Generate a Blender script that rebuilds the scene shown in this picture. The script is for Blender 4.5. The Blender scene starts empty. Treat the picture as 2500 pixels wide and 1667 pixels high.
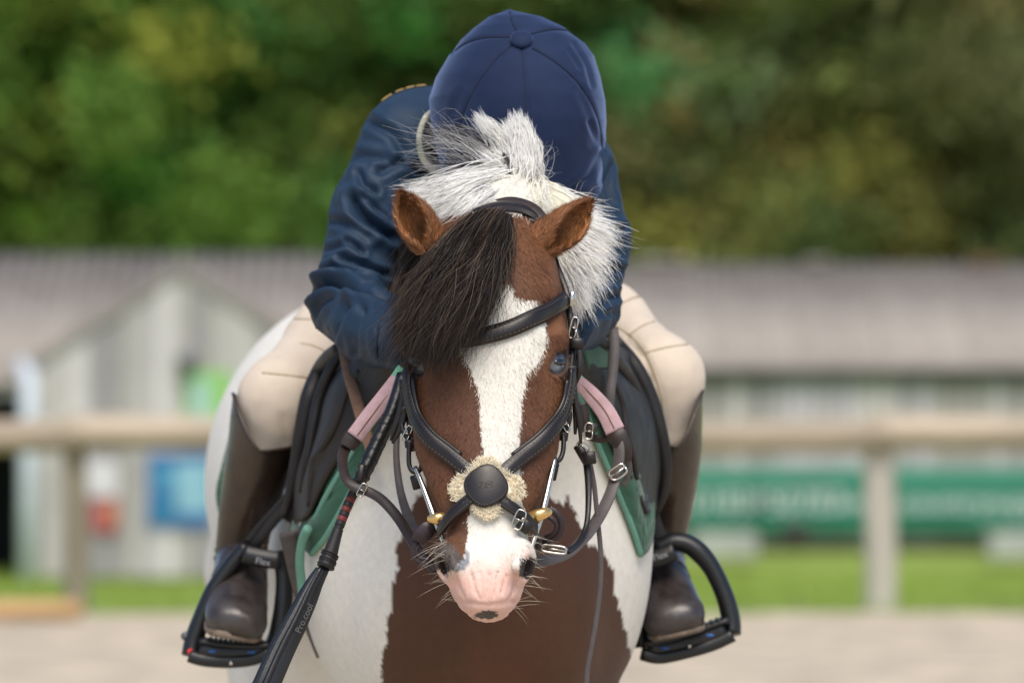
import bpy, math, random
import numpy as np
from mathutils import Vector, Matrix
from mathutils.bvhtree import BVHTree
sc = bpy.context.scene
COL = sc.collection
random.seed(7)
rng = np.random.default_rng(11)
# ---------------------------------------------------------------- camera, sky, sun, exposure
D, FPX, HC, VH, UC = 6.0, 12000.0, 1.05, 1000.0, 1250.0      # camera 6 m before y=0, 1.05 m above the sand
cd = bpy.data.cameras.new('camera')
cam = bpy.data.objects.new('camera', cd); COL.objects.link(cam)
cam.location = (0, -D, HC); cam.rotation_euler = (math.pi/2, 0, 0)
cd.sensor_width = 36; cd.lens = FPX*36/2500; cd.shift_y = (VH-833.5)/2500
cd.clip_start = 0.1; cd.clip_end = 3000
cd.dof.use_dof = True; cd.dof.focus_distance = D-0.03; cd.dof.aperture_fstop = 4.6
sc.camera = cam
world = bpy.data.worlds.new('World'); sc.world = world; world.use_nodes = True
nt = world.node_tree
sky = nt.nodes.new('ShaderNodeTexSky'); sky.sky_type = 'NISHITA'; sky.sun_disc = False
SUN_EL, SUN_AZ = math.radians(56), math.radians(172)          # azimuth measured from +Y clockwise
sky.sun_elevation = SUN_EL; sky.sun_rotation = SUN_AZ
sky.air_density = 0.8; sky.dust_density = 1.2; sky.ozone_density = 0.6
bg = nt.nodes['Background']; nt.links.new(sky.outputs[0], bg.inputs[0]); bg.inputs[1].default_value = 0.10
sl = bpy.data.lights.new('sun', 'SUN'); sl.energy = 2.2; sl.angle = math.radians(42); sl.color = (1.0, 0.91, 0.79)
sun = bpy.data.objects.new('sun', sl); COL.objects.link(sun); sun.location = (0, 0, 30)
sdir = Vector((math.sin(SUN_AZ)*math.cos(SUN_EL), math.cos(SUN_AZ)*math.cos(SUN_EL), math.sin(SUN_EL)))
sun.rotation_euler = sdir.to_track_quat('Z', 'Y').to_euler()
sc.view_settings.view_transform = 'Standard'; sc.view_settings.look = 'None'
sc.view_settings.exposure = 0.76; sc.view_settings.gamma = 1.0; sc.view_settings.use_curve_mapping = False
sc.render.engine = 'CYCLES'
try:
    sc.cycles.use_denoising = True; sc.cycles.denoiser = 'OPENIMAGEDENOISE'
except Exception: pass
sc.cycles.max_bounces = 14; sc.cycles.diffuse_bounces = 10; sc.cycles.transmission_bounces = 10; sc.cycles.glossy_bounces = 3; sc.cycles.transparent_max_bounces = 6
sc.cycles.caustics_reflective = False; sc.cycles.caustics_refractive = False

# ---------------------------------------------------------------- helpers
def sat(Y): return (np.asarray(Y, float)+D)/FPX
def P(u, v, Y):
    s = float(sat(Y)); return np.array([(u-UC)*s, Y, HC-(v-VH)*s])
def PX(pts): return np.array([P(*p) for p in pts])
def uv_of(p):
    s = (p[:, 1]+D)/FPX
    return np.stack([UC+p[:, 0]/s, VH+(HC-p[:, 2])/s], 1)
def lin(r, g, b):
    f = lambda c: c/12.92 if c <= 0.04045 else ((c+0.055)/1.055)**2.4
    return (f(r/255), f(g/255), f(b/255))
def cr(pts, n):
    """Catmull-Rom through pts, n samples, even in chord length"""
    p = np.asarray(pts, float)
    if len(p) == 2: return p[0]+(p[1]-p[0])*np.linspace(0, 1, n)[:, None]
    q = np.vstack([2*p[0]-p[1], p, 2*p[-1]-p[-2]])
    seg = np.linalg.norm(np.diff(p, axis=0), axis=1); t = np.r_[0, np.cumsum(seg)]
    tt = np.linspace(0, t[-1], n); i = np.clip(np.searchsorted(t, tt, 'right')-1, 0, len(p)-2)
    w = ((tt-t[i])/np.maximum(seg[i], 1e-9))[:, None]
    a, b, c, d = q[i], q[i+1], q[i+2], q[i+3]
    return .5*(2*b+(c-a)*w+(2*a-5*b+4*c-d)*w**2+(-a+3*b-3*c+d)*w**3)
def norm(v): return v/np.maximum(np.linalg.norm(v, axis=-1, keepdims=True), 1e-9)

ORG = {}
def link(o, parent=None, org=(0, 0, 0)):
    COL.objects.link(o); ORG[o.name] = np.array(org, float)
    if parent is not None:
        o.parent = parent; o.location = Vector(np.array(org, float)-ORG[parent.name])
    else: o.location = Vector(org)
    return o
def mesh_data(name, V, F, smooth=True):
    me = bpy.data.meshes.new(name)
    V = np.asarray(V, np.float32)
    if isinstance(F, np.ndarray):
        k = F.shape[1]; n = len(F)
        me.vertices.add(len(V)); me.vertices.foreach_set('co', V.ravel())
        me.loops.add(n*k); me.loops.foreach_set('vertex_index', F.astype(np.int32).ravel())
        me.polygons.add(n); me.polygons.foreach_set('loop_start', np.arange(0, n*k, k, dtype=np.int32))
        me.update(calc_edges=True)
    else:
        me.from_pydata([tuple(map(float, v)) for v in V], [], [tuple(int(i) for i in f) for f in F]); me.update()
    me.polygons.foreach_set('use_smooth', np.full(len(me.polygons), smooth, bool))
    return me
def obj(name, V, F, mat=None, parent=None, smooth=True, org=None):
    V = np.asarray(V, float)
    if org is None: org = .5*(V.min(0)+V.max(0))
    if parent is None and org is not None:
        org = np.array([org[0], org[1], V[:, 2].min()])
    me = mesh_data(name, V-org, F, smooth)
    if mat is not None: me.materials.append(mat)
    return link(bpy.data.objects.new(name, me), parent, org)
def thing(name, label, cat, base, group=None):
    o = bpy.data.objects.new(name, None); o.empty_display_size = .05
    link(o, None, base); return tag(o, label, cat, group)
def tag(o, label=None, cat=None, group=None, kind=None):
    if label: o['label'] = label
    if cat: o['category'] = cat
    if group: o['group'] = group
    if kind: o['kind'] = kind
    return o
def merge(parts):
    Vs, Fs, n = [], [], 0
    for V, F in parts:
        Vs.append(np.asarray(V, float)); Fs += [tuple(int(i)+n for i in f) for f in F]; n += len(V)
    return np.vstack(Vs), Fs
def frames(p, up=None):
    t = norm(np.gradient(p, axis=0))
    if up is None:
        u = np.array([0, 0, 1.]) if abs(t[0][2]) < .9 else np.array([1., 0, 0])
        N = []
        for i in range(len(p)):
            u = u-t[i]*np.dot(u, t[i]); u = u/max(np.linalg.norm(u), 1e-9); N.append(u)
        N = np.array(N)
    else:
        N = norm(np.broadcast_to(up, p.shape)-t*np.sum(t*np.broadcast_to(up, p.shape), 1, keepdims=True))
    return t, N, np.cross(t, N)
def loft(rings, cap=True):
    R, n = len(rings), len(rings[0]); V = np.vstack(rings); F = []
    for i in range(R-1):
        for j in range(n):
            k = (j+1) % n; F.append((i*n+j, i*n+k, (i+1)*n+k, (i+1)*n+j))
    if cap: F += [tuple(range(n))[::-1], tuple(range((R-1)*n, R*n))]
    return V, F
def tube(pts, r, n=8, m=None, closed=False, flat=None, up=None):
    p = cr(pts, m) if m else np.asarray(pts, float)
    t, N, B = frames(p, up); r = np.broadcast_to(r, len(p)) if np.ndim(r) == 0 else np.interp(np.linspace(0, 1, len(p)), np.linspace(0, 1, len(r)), r)
    a = np.linspace(0, 2*np.pi, n, endpoint=False); fl = 1 if flat is None else flat
    rings = [p[i]+r[i]*(np.cos(a)[:, None]*N[i]*fl+np.sin(a)[:, None]*B[i]) for i in range(len(p))]
    return loft(rings)
PROF = np.array([(-1, -.45), (-.9, -1), (.9, -1), (1, -.45), (1, .45), (.88, 1), (-.88, 1), (-1, .45)])
PADP = np.array([(-1, -.6), (-.9, -1), (.9, -1), (1, -.6), (1, -.1), (.8, .0), (.7, .75), (.3, 1.2), (-.3, 1.2), (-.7, .75), (-.8, .0), (-1, -.1)])
def strap(pts, nrm, w, th, m=None, prof=PROF):
    """flat leather band: pts, outward normals, width, thickness"""
    p = np.asarray(pts, float); nrm = np.broadcast_to(np.asarray(nrm, float), p.shape)
    if m:
        q = cr(p, m); i = np.linspace(0, 1, len(p))
        # normals resampled at the chord positions
        c = np.r_[0, np.cumsum(np.linalg.norm(np.diff(p, axis=0), axis=1))]; c /= c[-1]
        nrm = np.stack([np.interp(np.linspace(0, 1, m), c, nrm[:, k]) for k in range(3)], 1); p = q
    t, N, B = frames(p, nrm)
    w = np.broadcast_to(w, len(p)) if np.ndim(w) == 0 else np.interp(np.linspace(0, 1, len(p)), np.linspace(0, 1, len(w)), w)
    rings = [p[i]+B[i]*(prof[:, :1]*w[i]/2)+N[i]*(prof[:, 1:]*th/2) for i in range(len(p))]
    return loft(rings)
def upgrid(g, R, C):
    g = np.asarray(g, float)
    a = np.stack([cr(g[i], C) for i in range(len(g))])
    return np.stack([cr(a[:, j], R) for j in range(C)], 1)
def sheet(g, th, R=24, C=16, edge=True):
    """thick draped sheet through a grid of points (front side = towards the grid normal)"""
    G = upgrid(g, R, C)
    n = norm(np.cross(np.gradient(G, axis=1), np.gradient(G, axis=0)))
    A, Bk = G+n*th/2, G-n*th/2
    V = np.vstack([A.reshape(-1, 3), Bk.reshape(-1, 3)]); o = R*C; F = []
    for i in range(R-1):
        for j in range(C-1):
            a = i*C+j; F.append((a, a+C, a+C+1, a+1)); F.append((o+a, o+a+1, o+a+C+1, o+a+C))
    per = [j for j in range(C)]+[i*C+C-1 for i in range(1, R)]+[(R-1)*C+j for j in range(C-2, -1, -1)]+[i*C for i in range(R-2, 0, -1)]
    for a, b in zip(per, per[1:]+per[:1]): F.append((a, b, o+b, o+a))
    return V, F
def sheet_n(g, R=24, C=16):
    G = upgrid(g, R, C); return G, norm(np.cross(np.gradient(G, axis=1), np.gradient(G, axis=0)))
def cbox(lo, hi, bev=0.0):
    lo, hi = np.array(lo, float), np.array(hi, float)
    if bev <= 0:
        V = [(x, y, z) for x in (lo[0], hi[0]) for y in (lo[1], hi[1]) for z in (lo[2], hi[2])]
        return np.array(V), [(0, 1, 3, 2), (4, 6, 7, 5), (0, 4, 5, 1), (2, 3, 7, 6), (0, 2, 6, 4), (1, 5, 7, 3)]
    c = [(-1, -1), (1, -1), (1, 1), (-1, 1)]; rings = []
    for z, ins in ((lo[2], bev), (lo[2]+bev, 0), (hi[2]-bev, 0), (hi[2], bev)):
        r = []
        for sx, sy in c:
            x = hi[0] if sx > 0 else lo[0]; y = hi[1] if sy > 0 else lo[1]
            e = bev+ins
            a, b = (x-sx*ins, y-sy*e), (x-sx*e, y-sy*ins)
            r += [(a[0], a[1], z), (b[0], b[1], z)] if sx*sy > 0 else [(b[0], b[1], z), (a[0], a[1], z)]
        rings.append(np.array(r))
    return loft(rings)
def ellipsoid(c, r, nu=20, nv=12, R=None):
    rings = []
    for i in range(1, nv):
        th = math.pi*i/nv; a = np.linspace(0, 2*np.pi, nu, endpoint=False)
        rings.append(np.stack([np.cos(a)*math.sin(th)*r[0], np.sin(a)*math.sin(th)*r[1], np.full(nu, -math.cos(th)*r[2])], 1))
    V, F = loft(rings, False); V = np.vstack([V, [[0, 0, -r[2]], [0, 0, r[2]]]]); n = len(V)
    F += [(n-2, (j+1) % nu, j) for j in range(nu)]+[(n-1, (nv-2)*nu+j, (nv-2)*nu+(j+1) % nu) for j in range(nu)]
    if R is not None: V = V@np.array(R).T
    return V+np.array(c), F
def rot_to(d, up=(0, 0, 1)):
    z = norm(np.array(d, float)); x = norm(np.cross(np.array(up, float), z)); return np.stack([x, np.cross(z, x), z], 1)

# vectorised value noise
_perm = rng.random((64, 64, 64)).astype(np.float32)
def vnoise(p):
    p = np.asarray(p, np.float64); i = np.floor(p).astype(int); f = p-i; f = f*f*(3-2*f); r = 0
    for a in (0, 1):
        for b in (0, 1):
            for c in (0, 1):
                w = (f[..., 0] if a else 1-f[..., 0])*(f[..., 1] if b else 1-f[..., 1])*(f[..., 2] if c else 1-f[..., 2])
                r = r+w*_perm[(i[..., 0]+a) & 63, (i[..., 1]+b) & 63, (i[..., 2]+c) & 63]
    return r*2-1
def fbm(p, o=3):
    r, a, s = 0, 1., 0
    for _ in range(o): r = r+a*vnoise(p); s += a; a *= .5; p = p*2.03+17.1
    return r/s

# ---------------------------------------------------------------- materials
def nd(t, ty, **kw):
    n = t.nodes.new(ty)
    for k, v in kw.items():
        if k in n.inputs: n.inputs[k].default_value = v
        else: setattr(n, k, v)
    return n
def mat(name, col, rough=.6, metal=0., var=.12, vscale=25., bump=0., bscale=400., spec=.5, sheen=0., coat=0., attr=None, col2=None, stretch=None, sheen_tint=None, rough_var=0., detail=6., bdist=.002, trans=0.):
    m = bpy.data.materials.new(name); m.use_nodes = True; t = m.node_tree
    b = t.nodes['Principled BSDF']; b.inputs['Roughness'].default_value = rough; b.inputs['Metallic'].default_value = metal
    b.inputs['Specular IOR Level'].default_value = spec
    if sheen: 
        b.inputs['Sheen Weight'].default_value = sheen; b.inputs['Sheen Roughness'].default_value = .35
        if sheen_tint: b.inputs['Sheen Tint'].default_value = (*sheen_tint, 1)
    if coat: b.inputs['Coat Weight'].default_value = coat; b.inputs['Coat Roughness'].default_value = .25
    tc = nd(t, 'ShaderNodeTexCoord'); vec = tc.outputs['Object']
    if stretch:
        mp = nd(t, 'ShaderNodeMapping'); mp.inputs['Scale'].default_value = stretch; t.links.new(vec, mp.inputs[0]); vec = mp.outputs[0]
    nz = nd(t, 'ShaderNodeTexNoise', Scale=vscale, Detail=detail, Roughness=.6); t.links.new(vec, nz.inputs['Vector'])
    mx = nd(t, 'ShaderNodeMix', data_type='RGBA')
    c = np.array(col); c2 = np.array(col2) if col2 is not None else c*(1-var)
    if attr:
        at = nd(t, 'ShaderNodeAttribute', attribute_name=attr)
        mu = nd(t, 'ShaderNodeMix', data_type='RGBA', blend_type='MULTIPLY'); mu.inputs[0].default_value = 1
        rp = nd(t, 'ShaderNodeMapRange'); rp.inputs[1].default_value = .3; rp.inputs[2].default_value = .7
        rp.inputs[3].default_value = 1-var; rp.inputs[4].default_value = 1+var*.4
        t.links.new(nz.outputs[0], rp.inputs[0]); t.links.new(at.outputs['Color'], mu.inputs[6]); t.links.new(rp.outputs[0], mu.inputs[7]); out = mu.outputs[2]
    else:
        rp = nd(t, 'ShaderNodeMapRange'); rp.inputs[1].default_value = .35; rp.inputs[2].default_value = .65
        t.links.new(nz.outputs[0], rp.inputs[0]); t.links.new(rp.outputs[0], mx.inputs[0])
        mx.inputs[6].default_value = (*np.minimum(c*(1+var*.5), 1), 1); mx.inputs[7].default_value = (*c2, 1); out = mx.outputs[2]
    t.links.new(out, b.inputs['Base Color'])
    if rough_var:
        r2 = nd(t, 'ShaderNodeMapRange'); r2.inputs[3].default_value = rough-rough_var; r2.inputs[4].default_value = rough+rough_var
        r2.inputs[1].default_value = .3; r2.inputs[2].default_value = .7
        t.links.new(nz.outputs[0], r2.inputs[0]); t.links.new(r2.outputs[0], b.inputs['Roughness'])
    if bump:
        bn = nd(t, 'ShaderNodeTexNoise', Scale=bscale, Detail=4.); t.links.new(vec, bn.inputs['Vector'])
        bp = nd(t, 'ShaderNodeBump', Strength=bump, Distance=bdist); t.links.new(bn.outputs[0], bp.inputs['Height']); t.links.new(bp.outputs[0], b.inputs['Normal'])
    if trans:
        b.inputs['Transmission Weight'].default_value = trans
    return m
def set_colors(me, cols, name='col'):
    a = me.color_attributes.new(name, 'FLOAT_COLOR', 'POINT')
    c = np.ones((len(cols), 4), np.float32); c[:, :3] = cols; a.data.foreach_set('color', c.ravel())

# ---------------------------------------------------------------- implicit surfaces (smooth unions, surface nets)
class Field:
    def __init__(s, lo, hi, h):
        s.lo = np.array(lo, float); s.h = h; s.n = np.ceil((np.array(hi)-s.lo)/h).astype(int)+1
        s.f = np.full(s.n, .3, np.float32)
    def put(s, fn, lo, hi, k=.02, op='u'):
        a = np.clip(np.floor((np.array(lo)-s.lo)/s.h).astype(int), 0, s.n); b = np.clip(np.ceil((np.array(hi)-s.lo)/s.h).astype(int)+1, 0, s.n)
        if (b <= a).any(): return
        ax = [(s.lo[i]+s.h*np.arange(a[i], b[i])).astype(np.float32) for i in range(3)]
        d = fn(ax[0][:, None, None], ax[1][None, :, None], ax[2][None, None, :]).astype(np.float32)
        sl = tuple(slice(a[i], b[i]) for i in range(3)); f = s.f[sl]
        if op == 's': d = -d; hh = np.maximum(k-np.abs(f-d), 0)/k; s.f[sl] = np.maximum(f, d)+hh*hh*k*.25
        else: hh = np.maximum(k-np.abs(f-d), 0)/k; s.f[sl] = np.minimum(f, d)-hh*hh*k*.25
    def ell(s, c, r, k=.02, op='u', R=None, grow=0.):
        c = np.array(c, float); r = np.array(r, float)+grow
        def fn(x, y, z):
            x, y, z = x-c[0], y-c[1], z-c[2]
            if R is not None:
                x, y, z = R[0, 0]*x+R[1, 0]*y+R[2, 0]*z, R[0, 1]*x+R[1, 1]*y+R[2, 1]*z, R[0, 2]*x+R[1, 2]*y+R[2, 2]*z
            k0 = np.sqrt((x/r[0])**2+(y/r[1])**2+(z/r[2])**2); k1 = np.sqrt((x/r[0]**2)**2+(y/r[1]**2)**2+(z/r[2]**2)**2)
            return k0*(k0-1)/np.maximum(k1, 1e-6)
        m = (r if R is None else np.full(3, r.max()))+2*k+3*s.h
        s.put(fn, c-m, c+m, k, op)
    def chain(s, keys, n, k=.02, grow=0.):
        """keys: rows of (x,y,z, rx,ry,rz)"""
        K = np.array(keys, float); q = cr(K[:, :3], n); w = np.linspace(0, 1, n)
        c = np.r_[0, np.cumsum(np.linalg.norm(np.diff(K[:, :3], axis=0), axis=1))]; c /= c[-1]
        for i in range(n):
            s.ell(q[i], [np.interp(w[i], c, K[:, 3+j]) for j in range(3)], k, grow=grow)
    def cone(s, pts, rad, k=.02, grow=0., flat=None):
        """round tube through points with radii"""
        p = np.array(pts, float); r = np.array(rad, float)+grow
        for a, b, ra, rb in zip(p[:-1], p[1:], r[:-1], r[1:]):
            d = b-a; L2 = float(d@d)
            def fn(x, y, z, a=a, d=d, ra=ra, rb=rb, L2=L2):
                t = np.clip(((x-a[0])*d[0]+(y-a[1])*d[1]+(z-a[2])*d[2])/L2, 0, 1)
                return np.sqrt((x-a[0]-t*d[0])**2+(y-a[1]-t*d[1])**2+(z-a[2]-t*d[2])**2)-(ra+(rb-ra)*t)
            m = max(ra, rb)+2*k+3*s.h
            s.put(fn, np.minimum(a, b)-m, np.maximum(a, b)+m, k)
    def mesh(s, taubin=2):
        f = s.f; ins = f < 0; c = np.zeros(s.n-1, np.int8); n = s.n
        cor = [(a, b, d) for a in (0, 1) for b in (0, 1) for d in (0, 1)]
        for a, b, d in cor: c += ins[a:n[0]-1+a, b:n[1]-1+b, d:n[2]-1+d]
        act = (c > 0) & (c < 8); ijk = np.argwhere(act); idx = np.full(s.n-1, -1, np.int32); idx[act] = np.arange(len(ijk))
        val = {o: f[ijk[:, 0]+o[0], ijk[:, 1]+o[1], ijk[:, 2]+o[2]].astype(np.float64) for o in cor}
        acc = np.zeros((len(ijk), 3)); cnt = np.zeros(len(ijk))
        for o in cor:
            for ax in range(3):
                if o[ax] == 0:
                    q = list(o); q[ax] = 1; A, B = val[o], val[tuple(q)]; m = (A < 0) != (B < 0)
                    t = A[m]/(A[m]-B[m]); e = np.tile(np.array(o, float), (m.sum(), 1)); e[:, ax] = t; acc[m] += e; cnt[m] += 1
        V = s.lo+s.h*(ijk+acc/cnt[:, None]); Fs = []
        for ax in range(3):
            b1, b2 = (ax+1) % 3, (ax+2) % 3
            sl0 = [slice(None)]*3; sl1 = [slice(None)]*3; sl0[ax] = slice(0, -1); sl1[ax] = slice(1, None)
            A, B = ins[tuple(sl0)], ins[tuple(sl1)]; e = np.argwhere(A != B)
            e = e[(e[:, b1] > 0) & (e[:, b2] > 0) & (e[:, b1] < n[b1]-1) & (e[:, b2] < n[b2]-1)]
            fl = A[e[:, 0], e[:, 1], e[:, 2]]
            def cell(d1, d2):
                q = e.copy(); q[:, b1] += d1; q[:, b2] += d2; return idx[q[:, 0], q[:, 1], q[:, 2]]
            q = np.stack([cell(-1, -1), cell(0, -1), cell(0, 0), cell(-1, 0)], 1)
            q[~fl] = q[~fl][:, ::-1]; Fs.append(q)
        F = np.vstack(Fs); F = F[(F >= 0).all(1)]
        V = relax(V, F, taubin); return V, F
def relax(V, F, it):
    if not it: return V
    E = np.vstack([F[:, [i, (i+1) % F.shape[1]]] for i in range(F.shape[1])]); E = np.vstack([E, E[:, ::-1]]); n = len(V)
    deg = np.maximum(np.bincount(E[:, 0], minlength=n), 1)[:, None]
    for i in range(it*2):
        S = np.stack([np.bincount(E[:, 0], V[E[:, 1], j], n) for j in range(3)], 1)/deg
        V = V+(S-V)*(.5 if i % 2 == 0 else -.52)
    return V
def vnormals(V, F):
    a, b, c = V[F[:, 0]], V[F[:, 1]], V[F[:, 2]]; d = V[F[:, -1]]
    fn = np.cross(c-a, d-b) if F.shape[1] == 4 else np.cross(b-a, c-a); N = np.zeros_like(V)
    for i in range(F.shape[1]):
        for j in range(3): N[:, j] += np.bincount(F[:, i], fn[:, j], len(V))
    return norm(N)
def seg_dist(p, line):
    """distance from 2-D points to a polyline"""
    L = np.asarray(line, float); best = np.full(len(p), 1e9)
    for a, b in zip(L[:-1], L[1:]):
        d = b-a; t = np.clip(((p-a)@d)/max(d@d, 1e-9), 0, 1); best = np.minimum(best, np.linalg.norm(p-a-t[:, None]*d, axis=1))
    return best
def inpoly(p, poly):
    q = np.asarray(poly, float); r = np.zeros(len(p), bool); x, y = p[:, 0], p[:, 1]
    for (x1, y1), (x2, y2) in zip(q, np.roll(q, -1, 0)):
        if y1 == y2: continue
        m = ((y1 > y) != (y2 > y)) & (x < (x2-x1)*(y-y1)/(y2-y1)+x1); r ^= m
    return r
# ================================================================ the setting
def slope(Y): return -.70*sstep_(20.5, 43, Y)+.11*sstep_(44, 50.5, Y)
def sstep_(a, b, x): t = np.clip((np.asarray(x, float)-a)/(b-a), 0, 1); return t*t*(3-2*t)
# ground: one sheet to the horizon, falling gently behind the arena
ys = np.r_[np.linspace(-60, 18, 20), np.linspace(19, 60, 60), 80, 120, 200, 400, 900]; xs = np.r_[-900, -300, -100, np.linspace(-40, 40, 41), 100, 300, 900]
GX, GY = np.meshgrid(xs, ys); GZ = slope(GY)-.006
V = np.stack([GX, GY, GZ], -1).reshape(-1, 3); n = len(xs)
F = np.array([(i*n+j, i*n+j+1, (i+1)*n+j+1, (i+1)*n+j) for i in range(len(ys)-1) for j in range(n-1)])
M_grs = mat('meadow_grass', (.22, .30, .045), .9, var=.3, vscale=.9, col2=(.18, .26, .035), bump=.6, bscale=30, bdist=.03)
g = obj('ground', V, F, M_grs, org=np.zeros(3)); g['kind'] = 'structure'
# arena sand
ax_ = np.r_[-60, -40, -25, np.linspace(-14, 14, 113), 25, 40, 60]; ay = np.r_[-50, -30, -15, np.linspace(-9, 19.1, 115)]; GX, GY = np.meshgrid(ax_, ay)
pz = np.stack([GX*1.3, GY*1.3, 0*GX], -1).reshape(-1, 3); GZ = .012*fbm(pz, 4).reshape(GX.shape)+.012
V = np.stack([GX, GY, GZ], -1).reshape(-1, 3); n = len(ax_)
F = np.array([(i*n+j, i*n+j+1, (i+1)*n+j+1, (i+1)*n+j) for i in range(len(ay)-1) for j in range(n-1)])
M_snd = mat('arena_sand', (.56, .475, .355), .95, var=.36, vscale=3.2, bump=.8, bscale=40, bdist=.02, detail=10)
s = obj('arena_sand', V, F, M_snd); s['kind'] = 'structure'
# grass blades along the bank behind the rails
nb_ = 26000; gx = rng.uniform(-7, 7, nb_); gy = 19.2+rng.random(nb_)**1.3*27; gz = slope(gy)-.008
hh = .05+.07*rng.random(nb_); an = rng.random(nb_)*6.28; w_ = .006
b0 = np.stack([gx, gy, gz], 1); d_ = np.stack([np.cos(an), np.sin(an), 0*an], 1); tip = b0+np.stack([.03*rng.normal(size=nb_), .03*rng.normal(size=nb_), hh], 1)
V = np.stack([b0-d_*w_, b0+d_*w_, tip], 1).reshape(-1, 3); M_bl = mat('grass_blade', (.24, .34, .05), .8, var=.4, vscale=1.2, col2=(.19, .26, .04))
tag(obj('grass', V, np.arange(nb_*3).reshape(-1, 3), M_bl, smooth=False), 'short bright green grass on the bank behind the rail fence', 'grass', kind='stuff')
# ---------------------------------------------------------------- rail fence
YF = 19.72; sF = float(sat(YF))
M_w1 = mat('weathered_rail_wood', (.44, .37, .275), .85, var=.35, vscale=5, stretch=(.25, 1, 1.6), bump=.5, bscale=30, bdist=.01)
M_w2 = mat('pale_post_wood', (.52, .48, .42), .85, var=.22, vscale=5, stretch=(1.6, 1, .25), bump=.5, bscale=30, bdist=.01)
M_w3 = mat('mossy_post_wood', (.30, .26, .19), .85, var=.35, vscale=5, stretch=(1.6, 1, .25), bump=.5, bscale=30, bdist=.01)
fence = thing('rail_fence', 'weathered wooden rail fence with round posts behind the pony', 'fence', (0, YF, 0))
posts = [(-4.40, .075, M_w2), (-2.285, .068, M_w3), (-.18, .075, M_w3), (1.925, .085, M_w2), (4.03, .08, M_w2)]
for x, r, m in posts: obj('post', *tube(np.array([(x, YF, -.15), (x+.006, YF, .3), (x-.004, YF, .7), (x, YF, .93)]), [r*1.04, r, r*.99, r*.97], 16, 9), m, fence)
xs_ = [p[0] for p in posts]
for i in range(len(xs_)-1):
    x0, x1 = xs_[i]-.04, xs_[i+1]+.03; z = .925+.012*((i % 2)*2-1); r0, r1 = (.108, .095) if i % 2 else (.090, .105)
    obj('rail', *tube(np.array([(x0, YF-.085, z), (.5*(x0+x1), YF-.09, z-.008), (x1, YF-.085, z+.004)]), [r0, .5*(r0+r1), r1], 16, 12, flat=.85), M_w1, fence)
pole = obj('ground_pole', *tube(np.array([(-5.2, 18.1, .065), (-3.4, 18.14, .067), (-2.12, 18.2, .066)]), .05, 14, 10), mat('orange_pole_wood', (.56, .36, .17), .8, var=.2, vscale=4, stretch=(.2, 1, 1)))
tag(pole, 'pale orange wooden pole lying on the sand at the left of the fence', 'pole')
# ---------------------------------------------------------------- buildings
def board_mats(name, base, n, amp):
    out = []
    for i in range(n):
        k = 1+amp*(rng.random()*2-1); out.append(mat(f'{name}_{i}', np.array(base)*k*np.array([1, 1, 1+.04*rng.normal()]), .85, var=.25, vscale=4, stretch=(2.2, 1, .22), bump=.4, bscale=20, bdist=.01))
    return out
BG = board_mats('silvered_board', (.46, .44, .435), 6, .36)
BR = board_mats('barn_board', (.46, .435, .43), 6, .34)
M_rf = [mat(f'fibre_roof_{i}', np.array((.30, .272, .24))*k, .9, var=.25, vscale=2.2, bump=.3, bscale=15, bdist=.01, col2=np.array((.24, .215, .19))*k) for i, k in enumerate((.92, 1., 1.06, .97))]
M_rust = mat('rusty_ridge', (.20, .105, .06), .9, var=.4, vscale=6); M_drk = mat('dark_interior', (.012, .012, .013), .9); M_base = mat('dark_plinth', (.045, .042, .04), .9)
M_wht = mat('painted_white_post', (.60, .66, .74), .6, var=.1, vscale=3)
def corr(x0, x1, p0, p1, waves, th=.012):
    """corrugated sheet from eave p0=(y,z) to ridge p1"""
    m = waves*4+1; x = np.linspace(x0, x1, m); h = .025*np.cos(np.linspace(0, waves*2*np.pi, m)); e = []
    for (y, z) in (p0, p1): e.append(np.stack([x, np.full(m, y), z+h], 1))
    V = np.vstack([e[0], e[1], e[0]-[0, 0, th], e[1]-[0, 0, th]]); F = []
    for j in range(m-1):
        F += [(j, j+1, m+j+1, m+j), (2*m+j, 3*m+j, 3*m+j+1, 2*m+j+1), (j, 2*m+j, 2*m+j+1, j+1), (m+j, m+j+1, 3*m+j+1, 3*m+j)]
    return V, F
# gabled barn on the left
YG = 43.0; sG = float(sat(YG)); gx0, gx1, gap = P(92, 0, YG)[0], P(800, 0, YG)[0], P(445, 0, YG)[0]
zb, ze, za = P(0, 1432, YG)[2], P(0, 880, YG)[2], P(0, 655, YG)[2]
barnG = thing('gabled_barn', 'grey weatherboarded barn with a gable end behind the left of the fence', 'barn', (gap, YG, zb))
x = gx0; i = 0
def gz_(x): return ze+(za-ze)*(1-abs(x-gap)/(gx1-gap if x > gap else gap-gx0))
while x < gx1-.02:
    w = .15+.04*rng.random(); x1 = min(x+w, gx1); y = YG+(.0 if i % 2 else .018); a, b = x, x1+.012
    zt = [gz_(min(max(q, gx0), gx1)) for q in (a, b)]
    xs2 = [a, b] if not (a < gap < b) else [a, gap, b]; zs2 = [gz_(min(q, gx1)) for q in xs2]
    front = [(q, y-.011, zb+.10) for q in xs2]+[(q, y-.011, z) for q, z in zip(xs2[::-1], zs2[::-1])]; k = len(front)
    V = np.array(front+[(p[0], y+.011, p[2]) for p in front]); F = [tuple(range(k)), tuple(range(k, 2*k))[::-1]]+[(j, k+j, k+(j+1) % k, (j+1) % k) for j in range(k)]
    obj('board', V, F, BG[rng.integers(6)], barnG, smooth=False); x = x1+.006; i += 1
obj('plinth', *cbox((gx0, YG+.02, zb-.1), (gx1, YG+.2, zb+.14)), M_base, barnG, smooth=False)
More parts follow.
